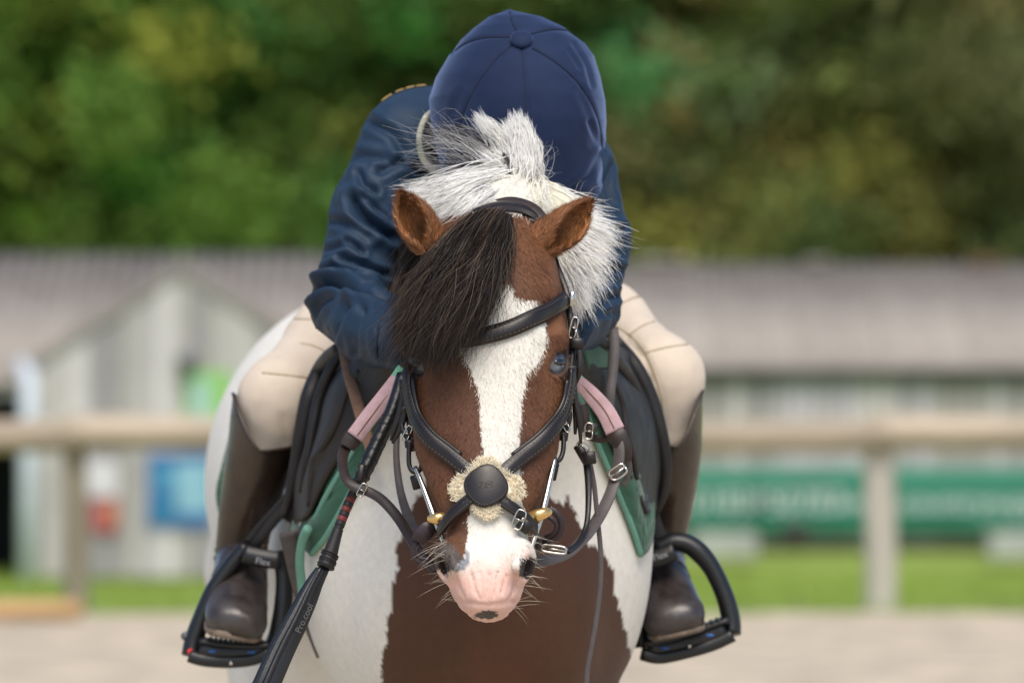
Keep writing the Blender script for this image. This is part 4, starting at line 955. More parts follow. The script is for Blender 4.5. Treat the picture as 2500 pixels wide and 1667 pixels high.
# boots: shaft with scooped top, wrinkled ankle, foot, sole
M_boot = mat('boot_leather', (.040, .025, .017), .32, var=.4, vscale=20, bump=.12, bscale=260, spec=.5, rough_var=.14, coat=.1)
M_foot = mat('scuffed_foot_leather', (.020, .014, .013), .40, var=.6, vscale=30, bump=.15, bscale=200, spec=.6, rough_var=.15, col2=(.050, .042, .040), coat=.2)
M_dust = mat('dusty_boot_welt', (.20, .155, .12), .85, var=.4, vscale=45, bump=.4, bscale=300)
def boot(side, shaft, foot, sole_tilt, label):
    """shaft rows: (u centre, v, Y, half width m); the top ring is scooped, high on the outer side"""
    nA = 40; a = np.linspace(0, 2*np.pi, nA, endpoint=False); rings = []
    S = np.array([[*P(u, v, Y), r] for u, v, Y, r in shaft]); Z = cr(S, 34)
    for i, row in enumerate(Z):
        c, r = row[:3], row[3]; k = i/33
        rg = c+r*np.stack([np.cos(a), np.sin(a)*1.12, 0*a], 1)
        # scoop the top
        out = np.cos(a)*side; top = (1-k)**3
        rg[:, 0] -= side*top*.012*np.clip(out, 0, 1); rg[:, 2] += top*(.066*np.clip(out, 0, 1)**1.5*np.clip(.35-np.sin(a)*-.0+.65, 0, 1)-.012*np.clip(-np.sin(a), 0, 1)*(1-np.clip(out, 0, 1)))
        # ankle wrinkles
        wv = math.exp(-((k-.93)/.10)**2); rg[:, :2] += (rg[:, :2]-c[:2])*(.07*wv*np.sin(k*95+2*np.cos(a+1)*1.2+a*1.0))[:, None]
        rg[:, :2] += (rg[:, :2]-c[:2])*(.03*fbm(rg*np.array([14, 14, 30]), 2))[:, None]
        rings.append(rg)
    inner = [r_+(Z[0, :3]-r_)*np.array([.09, .09, 0]) for r_ in rings[:6][::-1]]
    V, F = loft(inner+rings, False)
    b = obj('boot', V, F, M_boot, rider)
    # back seam strap and top binding
    obj('top_binding', *tube(np.vstack([rings[0], rings[0][:1]]), .0024, 6), M_boot, b)
    # foot: rings from the ankle down to the toe
    fr_ = []
    for (u, v, Y, hw, hh) in cr(np.array(foot), 22):
        c = P(u, v, Y); fr_.append((c, hw, hh))
    pts = np.array([f[0] for f in fr_]); t = norm(np.gradient(pts, axis=0)); rg2 = []
    for (c, hw, hh), ti in zip(fr_, t):
        sdv = norm(np.array([1, sole_tilt[0], sole_tilt[1]])); up = norm(np.cross(sdv, ti)); up = up if up[2] > 0 else -up
        sq = lambda x: np.sign(x)*np.abs(x)**.85
        rg2.append(c+sdv*(sq(np.cos(a))*hw)[:, None]+up*(np.where(np.sin(a) < 0, np.maximum(np.sin(a), -.55), np.sin(a))*hh)[:, None])
    V, F = loft(rg2); nn = vnormals(V, np.array([f for f in F if len(f) == 4])); V = V+nn*(.0016*fbm(V*np.array([40, 40, 70]), 2))[:, None]
    f = obj('boot_foot', V, F, M_foot, b)
    # crease across the instep and the sole slab
    low = np.array([c+norm(np.cross(norm(np.array([1, sole_tilt[0], sole_tilt[1]])), ti))*(-.60*hh if np.cross(norm(np.array([1, sole_tilt[0], sole_tilt[1]])), ti)[2] > 0 else .60*hh) for (c, hw, hh), ti in zip(fr_, t)])
    sl_, widths = [], []
    sdv = norm(np.array([1, sole_tilt[0], sole_tilt[1]]))
    for (c, hw, hh), l in zip(fr_[6:], low[6:]):
        sl_.append(l); widths.append(hw*1.86)
    upv = np.array([norm(np.cross(sdv, ti))*(1 if np.cross(sdv, ti)[2] > 0 else -1) for ti in t[6:]]); obj('sole', *strap(np.array(sl_), upv, np.array(widths), .010), M_dust, b)
    i = 9; rg = rg2[i]; rg = rg[(np.sin(a) > -.3)]; rg = rg[np.argsort(rg[:, 0])]; obj('instep_seam', *tube(rg*1.0, .0013, 6), M_boot, b)
    return b
boot(-1, [(640, 1078, .735, .052), (628, 1140, .745, .047), (612, 1215, .76, .043), (598, 1285, .775, .038), (590, 1335, .785, .037), (588, 1365, .785, .037), (590, 1390, .78, .036)],
     [(590, 1350, .81, .036, .044), (588, 1385, .775, .037, .046), (584, 1430, .73, .039, .040), (578, 1475, .69, .0425, .036), (576, 1505, .66, .0435, .032), (574, 1522, .635, .040, .027), (574, 1533, .617, .028, .019)], (0, -.20), 'left')
boot(1, [(1652, 1068, .735, .048), (1645, 1140, .745, .044), (1634, 1210, .76, .040), (1624, 1265, .775, .036), (1618, 1300, .785, .035), (1612, 1340, .785, .035), (1608, 1385, .78, .034)],
     [(1608, 1345, .81, .034, .042), (1612, 1385, .775, .035, .044), (1622, 1430, .73, .037, .040), (1636, 1475, .69, .041, .036), (1644, 1500, .66, .0425, .032), (1649, 1517, .635, .040, .027), (1651, 1526, .617, .028, .019)], (0, .22), 'right')
# helmet with velvet silk: horizontal sections fitted to its outline
HL = np.array([[24, 1243, 3, .405, .42], [28, 1244, 10, .392, .43], [43, 1258, 66, .362, .455], [71, 1269, 114, .338, .485], [99, 1274, 148, .322, .51], [138, 1273, 178, .304, .535], [190, 1265, 201, .288, .56], [245, 1262, 215, .277, .575], [300, 1266, 214, .272, .58], [356, 1271, 204, .274, .578], [407, 1273, 198, .28, .57], [445, 1276, 194, .287, .56], [470, 1277, 190, .293, .555], [484, 1277, 182, .305, .545]])
def helmet_mesh():
    R, C = 170, 260; k = np.linspace(0, 1, R); o = np.array([cr(HL[:, [0, i]]*np.array([1, 1 if i < 3 else 1000.]), R)[:, 1]/(1 if i < 3 else 1000.) for i in (1, 2, 3, 4)])
    vv = np.array([cr(HL[:, [0, 2]], R)[:, 0]])[0]
    o = np.array([np.interp(vv, HL[:, 0], HL[:, i]) for i in (1, 2, 3, 4)])
    for i in range(4):
        z = np.pad(o[i], 3, 'reflect', reflect_type='odd'); o[i] = np.convolve(z, np.ones(7)/7, 'valid') if i != 1 else o[i]
    a = np.linspace(0, 2*np.pi, C, endpoint=False); rings = []
    for v, cx, hw, yf, yb in zip(vv, *o):
        yc = .5*(yf+yb); ry = .5*(yb-yf); s = float(sat(yc)); e = 2/2.25
        x = (cx-UC)*s+hw*s*np.sign(np.cos(a))*np.abs(np.cos(a))**e; y = yc+ry*np.sign(np.sin(a))*np.abs(np.sin(a))**e
        rings.append(np.stack([x, y, np.full(C, HC-(v-VH)*float(sat(yc)))], 1))
    V, F = loft(rings, False); F += [tuple(range(C))[::-1]]
    # turn the rim inside
    last = rings[-1]; cen = last.mean(0); n0 = len(V)
    ins = [last+(cen-last)*.06+np.array([0, 0, .004]), last+(cen-last)*.10+np.array([0, 0, .05])]
    V = np.vstack([V]+ins)
    for r in range(2):
        b0 = (R-1)*C if r == 0 else n0
        b1 = n0+r*C
        F += [(b0+j, b0+(j+1) % C, b1+(j+1) % C, b1+j) for j in range(C)]
    return V, F
Vm, Fm = helmet_mesh(); F4 = np.array([f for f in Fm if len(f) == 4]); Nm = vnormals(Vm, F4)
if (Nm*(Vm-Vm.mean(0))).sum() < 0: Nm = -Nm
qm = uv_of(Vm); dm = .0012*fbm(Vm*16, 2)
HSEAM = [[(1274, 118), (1279, 180), (1286, 260), (1292, 340), (1294, 440)], [(1248, 112), (1205, 150), (1165, 205), (1135, 265), (1118, 330), (1108, 420)], [(1300, 118), (1350, 148), (1400, 190), (1440, 245), (1463, 305), (1473, 380)], [(1250, 92), (1190, 92), (1140, 105), (1105, 128)], [(1296, 84), (1340, 74), (1385, 75), (1425, 98)], [(1262, 78), (1250, 55), (1245, 30)]]
fm = sstep(.35, 0, Nm[:, 1])
for ln in HSEAM: dm -= .0020*np.exp(-(seg_dist(qm, cr(ln, 16))/4.5)**2)*fm
for ln, w, dep in [([(1400, 110), (1430, 160), (1445, 210)], 6, .0015), ([(1390, 125), (1415, 165)], 6, .0015), ([(1090, 330), (1110, 380), (1120, 430)], 8, .003), ([(1070, 320), (1085, 370)], 6, .0025), ([(1440, 300), (1470, 370), (1465, 440)], 7, .002), ([(1400, 460), (1440, 430), (1465, 380)], 9, .003), ([(1120, 230), (1105, 290)], 9, .0012), ([(1415, 225), (1440, 290), (1450, 350)], 10, .0015)]:
    ds = seg_dist(qm, cr(ln, 12)); dm += fm*dep*(-np.exp(-(ds/w)**2)+.5*np.exp(-((ds-2*w)/w)**2))
Vm = Vm+Nm*dm[:, None]
M_vel = mat('navy_velvet', (.006, .013, .040), .8, var=.4, vscale=9, col2=(.014, .026, .068), bump=.10, bscale=700, spec=.2, sheen=.6, sheen_tint=(.34, .48, .88))
helmet = obj('riding_helmet', Vm, Fm, M_vel, rider)
BM = BVHTree.FromPolygons([Vector(v) for v in Vm], [tuple(f) for f in F4.tolist()])
for ln in HSEAM:
    sm = [hit(u, v, BM) for u, v in cr(ln, 22)]; sm = np.array([h+(n if n[1] < 0 else -n)*.0006 for h, n in sm if h is not None])
    if len(sm) > 3: obj('seam', *tube(sm, .0006, 5), mat('velvet_seam', (.006, .011, .03), .8), helmet)
h0, n0 = hit(1273, 100, BM); n0 = n0 if n0[1] < 0 else -n0
R = rot_to(n0); V, F = ellipsoid((0, 0, 0), (.0145, .0145, .0065), 28, 12); obj('button', (V*(1+.0))@R.T+h0+n0*.003, F, M_vel, helmet)
# ================================================================ tack
M_lea = mat('dark_bridle_leather', (.012, .008, .007), .36, var=.25, vscale=60, bump=.12, bscale=900, spec=.5, rough_var=.08)
M_brn = mat('brown_strap_leather', (.032, .021, .018), .45, var=.25, vscale=60, bump=.15, bscale=700)
M_gry = mat('worn_grey_rein_leather', (.085, .074, .073), .55, var=.2, vscale=50, bump=.15, bscale=700)
M_plum = mat('plum_leather', (.026, .016, .019), .42, var=.2, vscale=60, bump=.1)
M_tan = mat('tan_strap_leather', (.26, .145, .085), .7, var=.2, vscale=60, bump=.3, bscale=500)
M_ste = mat('polished_steel', (.60, .57, .52), .22, metal=1., var=.06)
M_brs = mat('golden_alloy', (.80, .54, .22), .26, metal=.85, var=.12, vscale=80)
M_pnk = mat('pink_rein_rubber', (.50, .34, .37), .85, var=.14, vscale=60, bump=.5, bscale=900)
M_mint = mat('mint_rein_rubber', (.16, .44, .30), .8, var=.1, bump=.3)
M_stitch = mat('pale_stitching', (.16, .15, .15), .8)
M_shp = mat('sheepskin', (.92, .86, .74), .9, var=.2, vscale=90, bump=.8, bscale=350, attr=None, sheen=.3)
def on(u, v, off=.003, Yg=.02):
    h, n = hit(u, v)
    if h is None:
        r = BV.find_nearest(Vector(P(u, v, Yg))); h, n = np.array(r[0]), np.array(r[1])
    return h+n*off, n
def face_strap(name, pts, w, th, parent, m=24, mtl=M_lea, off=.004, prof=PROF):
    q = cr(pts, m); a = [on(u, v, off) for u, v in q]; p = np.array([x[0] for x in a]); n = np.array([x[1] for x in a])
    for _ in range(3): p[1:-1] = .25*p[:-2]+.5*p[1:-1]+.25*p[2:]; n[1:-1] = norm(.25*n[:-2]+.5*n[1:-1]+.25*n[2:])
    return obj(name, *strap(p, n, w, th, None, prof), mtl, parent), p, n
def stitch(p, n, w, parent, off=.0022):
    t, N, B = frames(np.array(p), np.array(n)); parts = []
    for sgn in (-1, 1):
        q = cr(p+B*w*.38*sgn+N*off, 60)
        for i in range(0, 58, 2): parts.append(tube(q[i:i+2], .00028, 4))
    o = obj('stitching', *merge(parts), M_stitch, parent); o['kind'] = 'stuff'
def free_strap(name, pts, w, th, parent, mtl=M_lea, m=24, nrm=(0, -1, 0)):
    return obj(name, *strap(PX(pts), np.array(nrm, float), w, th, m), mtl, parent)
def keeper(u, v, Y, w, h, parent, ang=0., mtl=M_lea, d=.008, name='keeper'):
    c = P(u, v, Y); V, F = cbox((-w/2, -d/2, -h/2), (w/2, d/2, h/2), .0012); a = math.radians(ang)
    R = np.array([[math.cos(a), 0, math.sin(a)], [0, 1, 0], [-math.sin(a), 0, math.cos(a)]]); return obj(name, V@R.T+c, F, mtl, parent)
def buckle(u, v, Y, w, h, parent, ang=0., r=.0011):
    a = math.radians(ang); R = np.array([[math.cos(a), 0, math.sin(a)], [0, 1, 0], [-math.sin(a), 0, math.cos(a)]])
    t = np.linspace(0, 2*np.pi, 25); pr = np.stack([np.sign(np.cos(t))*np.abs(np.cos(t))**.5*w/2, 0*t, np.sign(np.sin(t))*np.abs(np.sin(t))**.5*h/2], 1)
    b = obj('buckle', *tube(pr@R.T+P(u, v, Y), r, 6), M_ste, parent)
    obj('buckle_tongue', *tube((np.array([[-w/2, -.001, 0], [w/2, -.002, 0]]))@R.T+P(u, v, Y), r*.8, 5), M_ste, b); return b
bridle = thing('bridle', 'dark leather bridle with crossed noseband and sheepskin pad on the brown pony', 'bridle', P(1187, 1360, -.02))
bb, p_, n_ = face_strap('browband', [(1012, 800), (1060, 825), (1130, 830), (1190, 820), (1250, 802), (1310, 772), (1360, 742), (1390, 724)], .0215, .005, bridle, 40, M_lea, .006, PADP); stitch(p_[14:], n_[14:], .019, bb, .003)
face_strap('crownpiece', [(1170, 528), (1205, 515), (1245, 512), (1282, 522), (1312, 542)], .024, .006, bridle, 16, M_lea, .006, PADP)
free_strap('crown_pad', [(1190, 512, .085), (1245, 498, .085), (1290, 510, .085), (1318, 538, .075)], .024, .005, bridle, M_brn, 16, (0, -.7, .7))
free_strap('cheekpiece', [(1352, 628, .075), (1366, 670, .055), (1382, 712, .04), (1390, 760, .03), (1396, 800, .025), (1398, 850, .02), (1393, 905, .012)], .0085, .004, bridle)
keeper(1396, 730, .02, .006, .020, bridle, 8, M_ste, .006, 'browband_loop')
# noseband: two padded upper arms meeting at the disc, two lower arms
for name, pts in (('noseband_strap', [(1000, 900), (1006, 945), (1013, 985), (1026, 1030), (1052, 1072), (1095, 1108), (1130, 1138), (1158, 1165)]), ('noseband_strap', [(1386, 905), (1380, 950), (1372, 990), (1352, 1035), (1322, 1075), (1280, 1110), (1245, 1140), (1218, 1165)])):
    o, p_, n_ = face_strap(name, pts, np.array([.011, .014, .017, .018, .018, .018]), .0058, bridle, 36, M_lea, .007); stitch(p_[4:], n_[4:], .016, o, .0034)
    t_, N_2, B_2 = frames(p_, n_); sg = 1 if (B_2[20][2] > 0) else -1
    obj('padded_edge', *tube(p_[3:30]+(B_2*sg*.0095-N_2*.001)[3:30], .0030, 8), M_lea, o)
for pts in ([(1156, 1222), (1135, 1240), (1115, 1262), (1102, 1285), (1094, 1305)], [(1212, 1222), (1236, 1240), (1262, 1262), (1282, 1285), (1288, 1305)]):
    o, p_, n_ = face_strap('lower_strap', pts, np.array([.0145, .0145, .013]), .0042, bridle, 20, M_lea, .0125); stitch(p_[2:], n_[2:], .013, o, .0024)
h_, n_ = on(1187, 1194, .0)
# sheepskin pad under the disc: lobed fleece
R = rot_to(n_); a = np.linspace(0, 2*np.pi, 90, endpoint=False)
rad = .0345+.0035*np.cos(2*a+.1)+.0055*np.cos(4*a)+.0012*vnoise(np.stack([np.cos(a)*5, np.sin(a)*5, 0*a], 1))*2
def disc_mesh(rad, prof, c, R, sag=0.):
    rings = []
    for k, hgt in prof:
        x, y = np.cos(a)*rad*k, np.sin(a)*rad*k; rings.append(np.stack([x, y, hgt-sag*x*x], 1)@R.T+c)
    return loft(rings)
pad = obj('sheepskin_pad', *disc_mesh(rad, [(.96, -.004), (1, .0), (.99, .004), (.93, .008), (.7, .010), (.3, .010)], h_+n_*.002, R, 7.), M_shp, bridle)
cs = rng.random(3400)*2*np.pi; kk_ = np.sqrt(.42+.58*rng.random(3400)); rr = np.interp(cs, a, rad)*kk_
x, y = np.cos(cs)*rr, np.sin(cs)*rr; root = np.stack([x, y, .006+.003*(1-kk_)-7*x*x], 1)@R.T+h_+n_*.002
dw = np.stack([np.cos(cs)*.8*kk_, np.sin(cs)*.8*kk_, .8+0*cs], 1)@R.T+.5*rng.normal(size=(3400, 3)); dw = norm(dw)
S_ = np.linspace(0, 1, 5)[None, :, None]; cur = root[:, None]+dw[:, None]*S_*(.0048*(.5+rng.random(3400)))[:, None, None]+.0022*S_*np.sin(S_*7+rng.random((3400, 1, 1))*6)*rng.normal(size=(3400, 1, 3))
strands('fleece', cur, .00085, np.array([.97, .93, .82])*(1+.04*rng.normal(size=(3400, 1))), pad, M_hair, 'stuff', sides=4)
ra = .0262+.0010*np.cos(4*a+.75)
dsc = obj('noseband_disc', *disc_mesh(ra, [(.99, .0), (1, .002), (.97, .0045), (.9, .005), (.5, .0062), (.2, .0066)], h_+n_*.0135, R, 5.), M_lea, bridle)
pp = np.stack([np.cos(a)*ra*.9, np.sin(a)*ra*.9, .0058-5*(np.cos(a)*ra*.9)**2], 1)@R.T+h_+n_*.0133; sp = []
for i in range(0, 90, 2): sp.append(tube(pp[i:i+2] if i < 89 else pp[[89, 0]], .00030, 4))
obj('stitching', *merge(sp), M_stitch, dsc)['kind'] = 'stuff'
# raised maker's curls pressed into the disc
for cv in ([(-7, 2), (-4, 4), (-2, 3), (-5, 0), (-7, -3)], [(-1, -3), (1, 3), (6, 4), (7, 2), (3, 1)], [(1, 0), (5, .5), (7, -1), (4, -3), (0, -3)]):
    c3 = np.array([[x*.0011, y*.0011, .0066-5*(x*.0011)**2] for x, y in cr(np.array(cv, float), 12)]); c3 = c3@R.T+h_+n_*.0133
    obj('pressed_emblem', *tube(c3, .00045, 5), M_lea, dsc)
buckle(1267, 1268, -.118, .012, .024, bridle, 22, .0011)
keeper(1281, 1283, -.110, .017, .016, bridle, 40)
obj('stud', *ellipsoid(P(1276, 1266, -.122), (.0018, .0018, .0018), 8, 6), M_ste, bridle)
# buckled ends, keepers and hanging points, both cheeks
L = free_strap
L('cheekpiece', [(998, 850, .02), (994, 890, .012), (993, 930, .008), (994, 960, .005), (998, 1010, .0), (1004, 1060, -.008), (1012, 1100, -.015)], .0085, .004, bridle)
keeper(994, 887, .004, .017, .009, bridle); keeper(992, 938, .002, .0175, .012, bridle); keeper(988, 1000, -.004, .011, .009, bridle, -6); keeper(1001, 1083, -.014, .013, .010, bridle, -8)
L('strap_end', [(988, 940, .0), (978, 1000, -.002), (966, 1040, -.002), (954, 1075, .0)], np.array([.0075, .008, .008, .0035]), .003, bridle)
L('strap_end', [(992, 950, -.004), (990, 1000, -.006), (978, 1045, -.006), (958, 1082, -.004)], np.array([.007, .0075, .0075, .0035]), .003, bridle)
L('bit_cheek_loop', [(1000, 1080, -.016), (998, 1110, -.018), (1000, 1138, -.02), (1010, 1152, -.022), (1024, 1148, -.022), (1030, 1130, -.02), (1024, 1104, -.018), (1012, 1078, -.014)], .006, .004, bridle, M_lea, 32)
buckle(994, 1058, -.014, .007, .020, bridle, 25)
L('bit_cheek_strap', [(988, 1000, .0), (980, 1025, -.004), (984, 1050, -.008), (998, 1075, -.012)], .006, .004, bridle)
keeper(1018, 1176, .0, .014, .018, bridle, -15)
keeper(1388, 903, .002, .0195, .012, bridle, 3); keeper(1384, 872, .006, .011, .006, bridle); keeper(1409, 838, .012, .016, .014, bridle, 4); keeper(1386, 990, -.004, .010, .012, bridle); keeper(1373, 1065, -.012, .014, .011, bridle, 8)
L('strap_end', [(1400, 915, .0), (1402, 960, -.002), (1406, 1010, -.002), (1404, 1060, .0)], np.array([.007, .008, .008, .0035]), .003, bridle)
L('strap_end', [(1396, 920, -.004), (1404, 975, -.006), (1415, 1030, -.006), (1418, 1082, -.004)], np.array([.007, .0075, .0075, .0035]), .003, bridle)
L('throat_lash', [(1398, 780, .03), (1410, 830, .015), (1416, 870, .01), (1414, 905, .008), (1402, 935, .015), (1388, 950, .03)], .008, .0035, bridle)
buckle(1400, 800, .012, .008, .026, bridle, 12)
L('bit_cheek_strap', [(1388, 950, .0), (1386, 990, -.006), (1390, 1015, -.008), (1384, 1040, -.01), (1372, 1062, -.014)], .0075, .004, bridle)
buckle(1379, 1036, -.016, .006, .020, bridle, -28)
L('bit_cheek_loop', [(1362, 1064, -.016), (1350, 1090, -.02), (1344, 1116, -.024), (1352, 1128, -.026), (1366, 1122, -.026), (1374, 1104, -.022), (1376, 1080, -.018), (1374, 1060, -.014)], .006, .004, bridle, M_lea, 32)
keeper(1350, 1150, .0, .012, .022, bridle, 12)
# bit: two long cheek bars with golden mouthpiece ends
bit = bridle
obj('bit_cheek_bar', *tube(PX([(1014, 1140, -.030), (1030, 1180, -.045), (1052, 1240, -.060), (1070, 1290, -.072), (1092, 1348, -.085)]), [.0026, .0033, .0038, .0032, .0024], 10, 24), M_ste, bridle)
obj('bit_cheek_bar', *tube(PX([(1355, 1116, -.034), (1344, 1165, -.048), (1328, 1235, -.062), (1312, 1290, -.072), (1292, 1350, -.085)]), [.0026, .0034, .0042, .0036, .0026], 10, 24), M_ste, bridle)
obj('bit_mouthpiece_end', *tube(PX([(1050, 1266, -.070), (1058, 1266, -.074), (1072, 1264, -.076), (1092, 1261, -.070)]), [.0050, .0066, .0068, .0062], 14, 16), M_brs, bridle)
obj('bit_mouthpiece_end', *tube(PX([(1340, 1250, -.068), (1332, 1251, -.074), (1316, 1256, -.078), (1292, 1262, -.074)]), [.0052, .0072, .0074, .0064], 14, 16), M_brs, bridle)
# chin straps and rein loops below the bit
L('rein_billet', [(1062, 1283, -.05), (1044, 1292, -.052), (1028, 1308, -.052), (1020, 1322, -.05)], np.array([.014, .021, .021, .016]), .004, bridle, M_plum)
L('rein_loop', [(1018, 1322, -.046), (1010, 1344, -.045), (1016, 1366, -.045), (1038, 1374, -.045), (1066, 1372, -.04)], .0075, .004, bridle, M_plum)
L('rein_loop', [(1024, 1330, -.046), (1016, 1346, -.046), (1026, 1362, -.046), (1048, 1366, -.045)], .005, .004, bridle, M_plum)
L('rein_loop', [(1340, 1240, -.05), (1362, 1256, -.05), (1372, 1284, -.048), (1362, 1308, -.045), (1336, 1320, -.04), (1310, 1322, -.03)], .0080, .004, bridle, M_plum, 30)
L('rein_loop', [(1330, 1256, -.05), (1352, 1270, -.05), (1358, 1288, -.048), (1348, 1304, -.045), (1328, 1312, -.04)], .0055, .004, bridle, M_plum, 30)
L('rein_loop', [(1316, 1305, -.05), (1314, 1330, -.05), (1308, 1350, -.045)], .008, .005, bridle, M_plum)
buckle(1352, 1340, -.04, .030, .009, bridle, 8, .0016)
# reins
rl = L('rein', [(1066, 1395, -.02), (1045, 1370, -.01), (1012, 1330, .02), (975, 1268, .07), (935, 1222, .095), (900, 1200, .108), (868, 1190, .110), (845, 1168, .120), (836, 1130, .15), (842, 1098, .185), (858, 1072, .19)], np.array([.013, .0135, .0135, .013, .012, .013, .015]), .0032, bridle, M_brn, 60, (.2, -1, .25))
tag(rl, 'brown rein curving past the whip')
buckle(884, 1196, .104, .008, .017, rl, 28, .0010); keeper(880, 1166, .125, .010, .034, rl, 10, M_lea)
L('rein_grip_end', [(848, 1092, .182), (860, 1072, .183), (872, 1056, .184)], np.array([.020, .024, .024]), .006, bridle, M_brn)
L('rein_grip', [(866, 1066, .180), (900, 1020, .185), (940, 970, .20), (975, 925, .22)], .0225, .0055, bridle, M_pnk, 30, (.1, -1, .2))
L('rein_grip_mark', [(973, 928, .219), (980, 918, .222), (990, 902, .225)], .0228, .0060, bridle, M_mint)
rr_ = L('rein', [(1250, 1385, -.03), (1300, 1372, -.02), (1345, 1365, .0), (1390, 1348, .04), (1428, 1310, .09), (1462, 1262, .13), (1490, 1205, .16), (1506, 1150, .175), (1512, 1105, .18), (1508, 1075, .185)], np.array([.013, .014, .0155, .017, .016, .015, .0145]), .0034, bridle, M_gry, 60, (-.35, -1, .1))
tag(rr_, 'grey worn rein sweeping up to the pink grip')
buckle(1508, 1152, .165, .022, .014, rr_, -35, .0017)
L('rein_grip_end', [(1492, 1040, .19), (1508, 1065, .185), (1524, 1095, .185), (1530, 1122, .19)], np.array([.024, .026, .020, .012]), .007, bridle, M_brn)
L('rein_grip', [(1502, 1052, .185), (1478, 1005, .19), (1445, 965, .20), (1410, 930, .22)], np.array([.0255, .024, .021, .017]), .0055, bridle, M_pnk, 30, (-.1, -1, .2))
L('rein_grip_mark', [(1413, 933, .219), (1404, 922, .222), (1396, 908, .225)], np.array([.0172, .016, .015]), .0060, bridle, M_mint)
L('rein_fork', [(1530, 1110, .19), (1536, 1140, .195), (1530, 1170, .2), (1520, 1185, .2)], .008, .004, bridle, M_gry)
for pts in ([(872, 1062, .1765), (905, 1017, .1815), (940, 972, .1965), (975, 930, .2165)], [(1500, 1045, .1815), (1476, 1000, .1865), (1443, 962, .1965), (1412, 932, .2165)]):
    obj('grip_seam', *tube(PX(pts), .0006, 5, 24), M_tan, bridle)
# martingale: neck strap and thin straps on the breast
mart = thing('martingale', 'thin dark martingale straps hanging over the white and brown breast', 'martingale', P(1437, 1690, .30))
def bo(u, v, off): 
    h, n = hit(u, v, BVB); return (h+np.array([0, -off, 0]), n) if h is not None else (P(u, v, .4), np.array([0, -1., 0]))
def body_strap(name, pts, w, th, parent, mtl, off=.012, m=30):
    q = cr(pts, m); p = np.array([bo(u, v, off)[0] for u, v in q])
    for _ in range(4): p[1:-1] = .25*p[:-2]+.5*p[1:-1]+.25*p[2:]
    return obj(name, *strap(p, np.array([0, -1., 0.1]), w, th), mtl, parent)
L('thin_strap', [(1030, 1335, .02), (1000, 1270, .08), (978, 1200, .13), (968, 1120, .16), (970, 1050, .18), (975, 1000, .2)], np.array([.014, .013, .010, .008, .007]), .003, mart, M_gry, 40)
L('thin_strap', [(1408, 1085, .12), (1420, 1100, .12), (1432, 1130, .12), (1437, 1200, .11), (1432, 1280, .09), (1412, 1325, .06), (1385, 1345, .03)], np.array([.010, .009, .007, .007, .007]), .003, mart, M_lea, 40)
L('hanging_strap', [(1436, 1110, .125), (1450, 1180, .13), (1458, 1260, .13), (1466, 1340, .13), (1466, 1420, .13), (1456, 1510, .13), (1442, 1590, .13), (1434, 1640, .13), (1430, 1720, .13)], .0062, .0032, mart, M_gry, 60)
keeper(1422, 1108, .115, .012, .026, mart, -30); keeper(1438, 1118, .112, .017, .016, mart, -8); buckle(1424, 1090, .112, .016, .010, mart, 40)
L('neck_strap', [(1418, 985, .2), (1424, 1010, .2), (1432, 1045, .2), (1448, 1062, .2)], np.array([.014, .015, .014, .012]), .004, mart, M_brn)
keeper(1442, 1050, .19, .014, .020, mart, 20, M_brn); buckle(1437, 1052, .185, .010, .020, mart, 5)
L('neck_strap', [(1440, 1066, .2), (1468, 1072, .195), (1492, 1066, .19)], .010, .004, mart, M_brn)
# ---------------------------------------------------------------- saddle, pad, straps
def lay(rows, off):
    """rows of (u,v,Y); keep each point in front of the pony's skin"""
    g = []
    for r in rows:
        o = []
        for u, v, Y in r:
            h, n = hit(u, v, BVB); y = min(Y, h[1]-off) if h is not None else Y; o.append(P(u, v, y))
        g.append(o)
    return np.array(g)
def quilt(g, th, R, C, amp=.003, f=(9, 6)):
    G, n = sheet_n(g, R, C); i, j = np.meshgrid(np.linspace(0, 1, R), np.linspace(0, 1, C), indexing='ij')
    ed = np.clip(np.minimum(np.minimum(i, 1-i), np.minimum(j, 1-j))*12, 0, 1); d = amp*ed*np.sqrt(np.abs(np.sin(np.pi*(i*f[0]+j*f[1]))*np.sin(np.pi*(i*f[0]-j*f[1])))); n = np.where((n[..., 1:2] > 0), -n, n)
    A, Bk = G+n*(th/2+d[..., None]), G-n*th/2
    V = np.vstack([A.reshape(-1, 3), Bk.reshape(-1, 3)]); o = R*C; F = []
    for a in range(R-1):
        for b in range(C-1):
            k = a*C+b; F.append((k, k+C, k+C+1, k+1)); F.append((o+k, o+k+1, o+k+C+1, o+k+C))
    per = [b for b in range(C)]+[a*C+C-1 for a in range(1, R)]+[(R-1)*C+b for b in range(C-2, -1, -1)]+[a*C for a in range(R-2, 0, -1)]
    for a, b in zip(per, per[1:]+per[:1]): F.append((a, b, o+b, o+a))
    return V, F
M_pad = mat('green_cotton_pad', (.030, .098, .062), .85, var=.18, vscale=18, bump=.3, bscale=900, sheen=.25)
M_pip = mat('pale_green_piping', (.13, .31, .245), .8, bump=.3)
M_sad = mat('black_saddle_leather', (.009, .008, .008), .6, var=.3, vscale=24, bump=.15, bscale=500, rough_var=.1)
M_sadb = mat('brown_black_saddle_leather', (.016, .011, .009), .6, var=.3, vscale=24, bump=.15, bscale=500)
padt = thing('saddle_pad', 'quilted green saddle pad with pale piping showing below the black saddle', 'saddle pad', P(1180, 1350, .7))
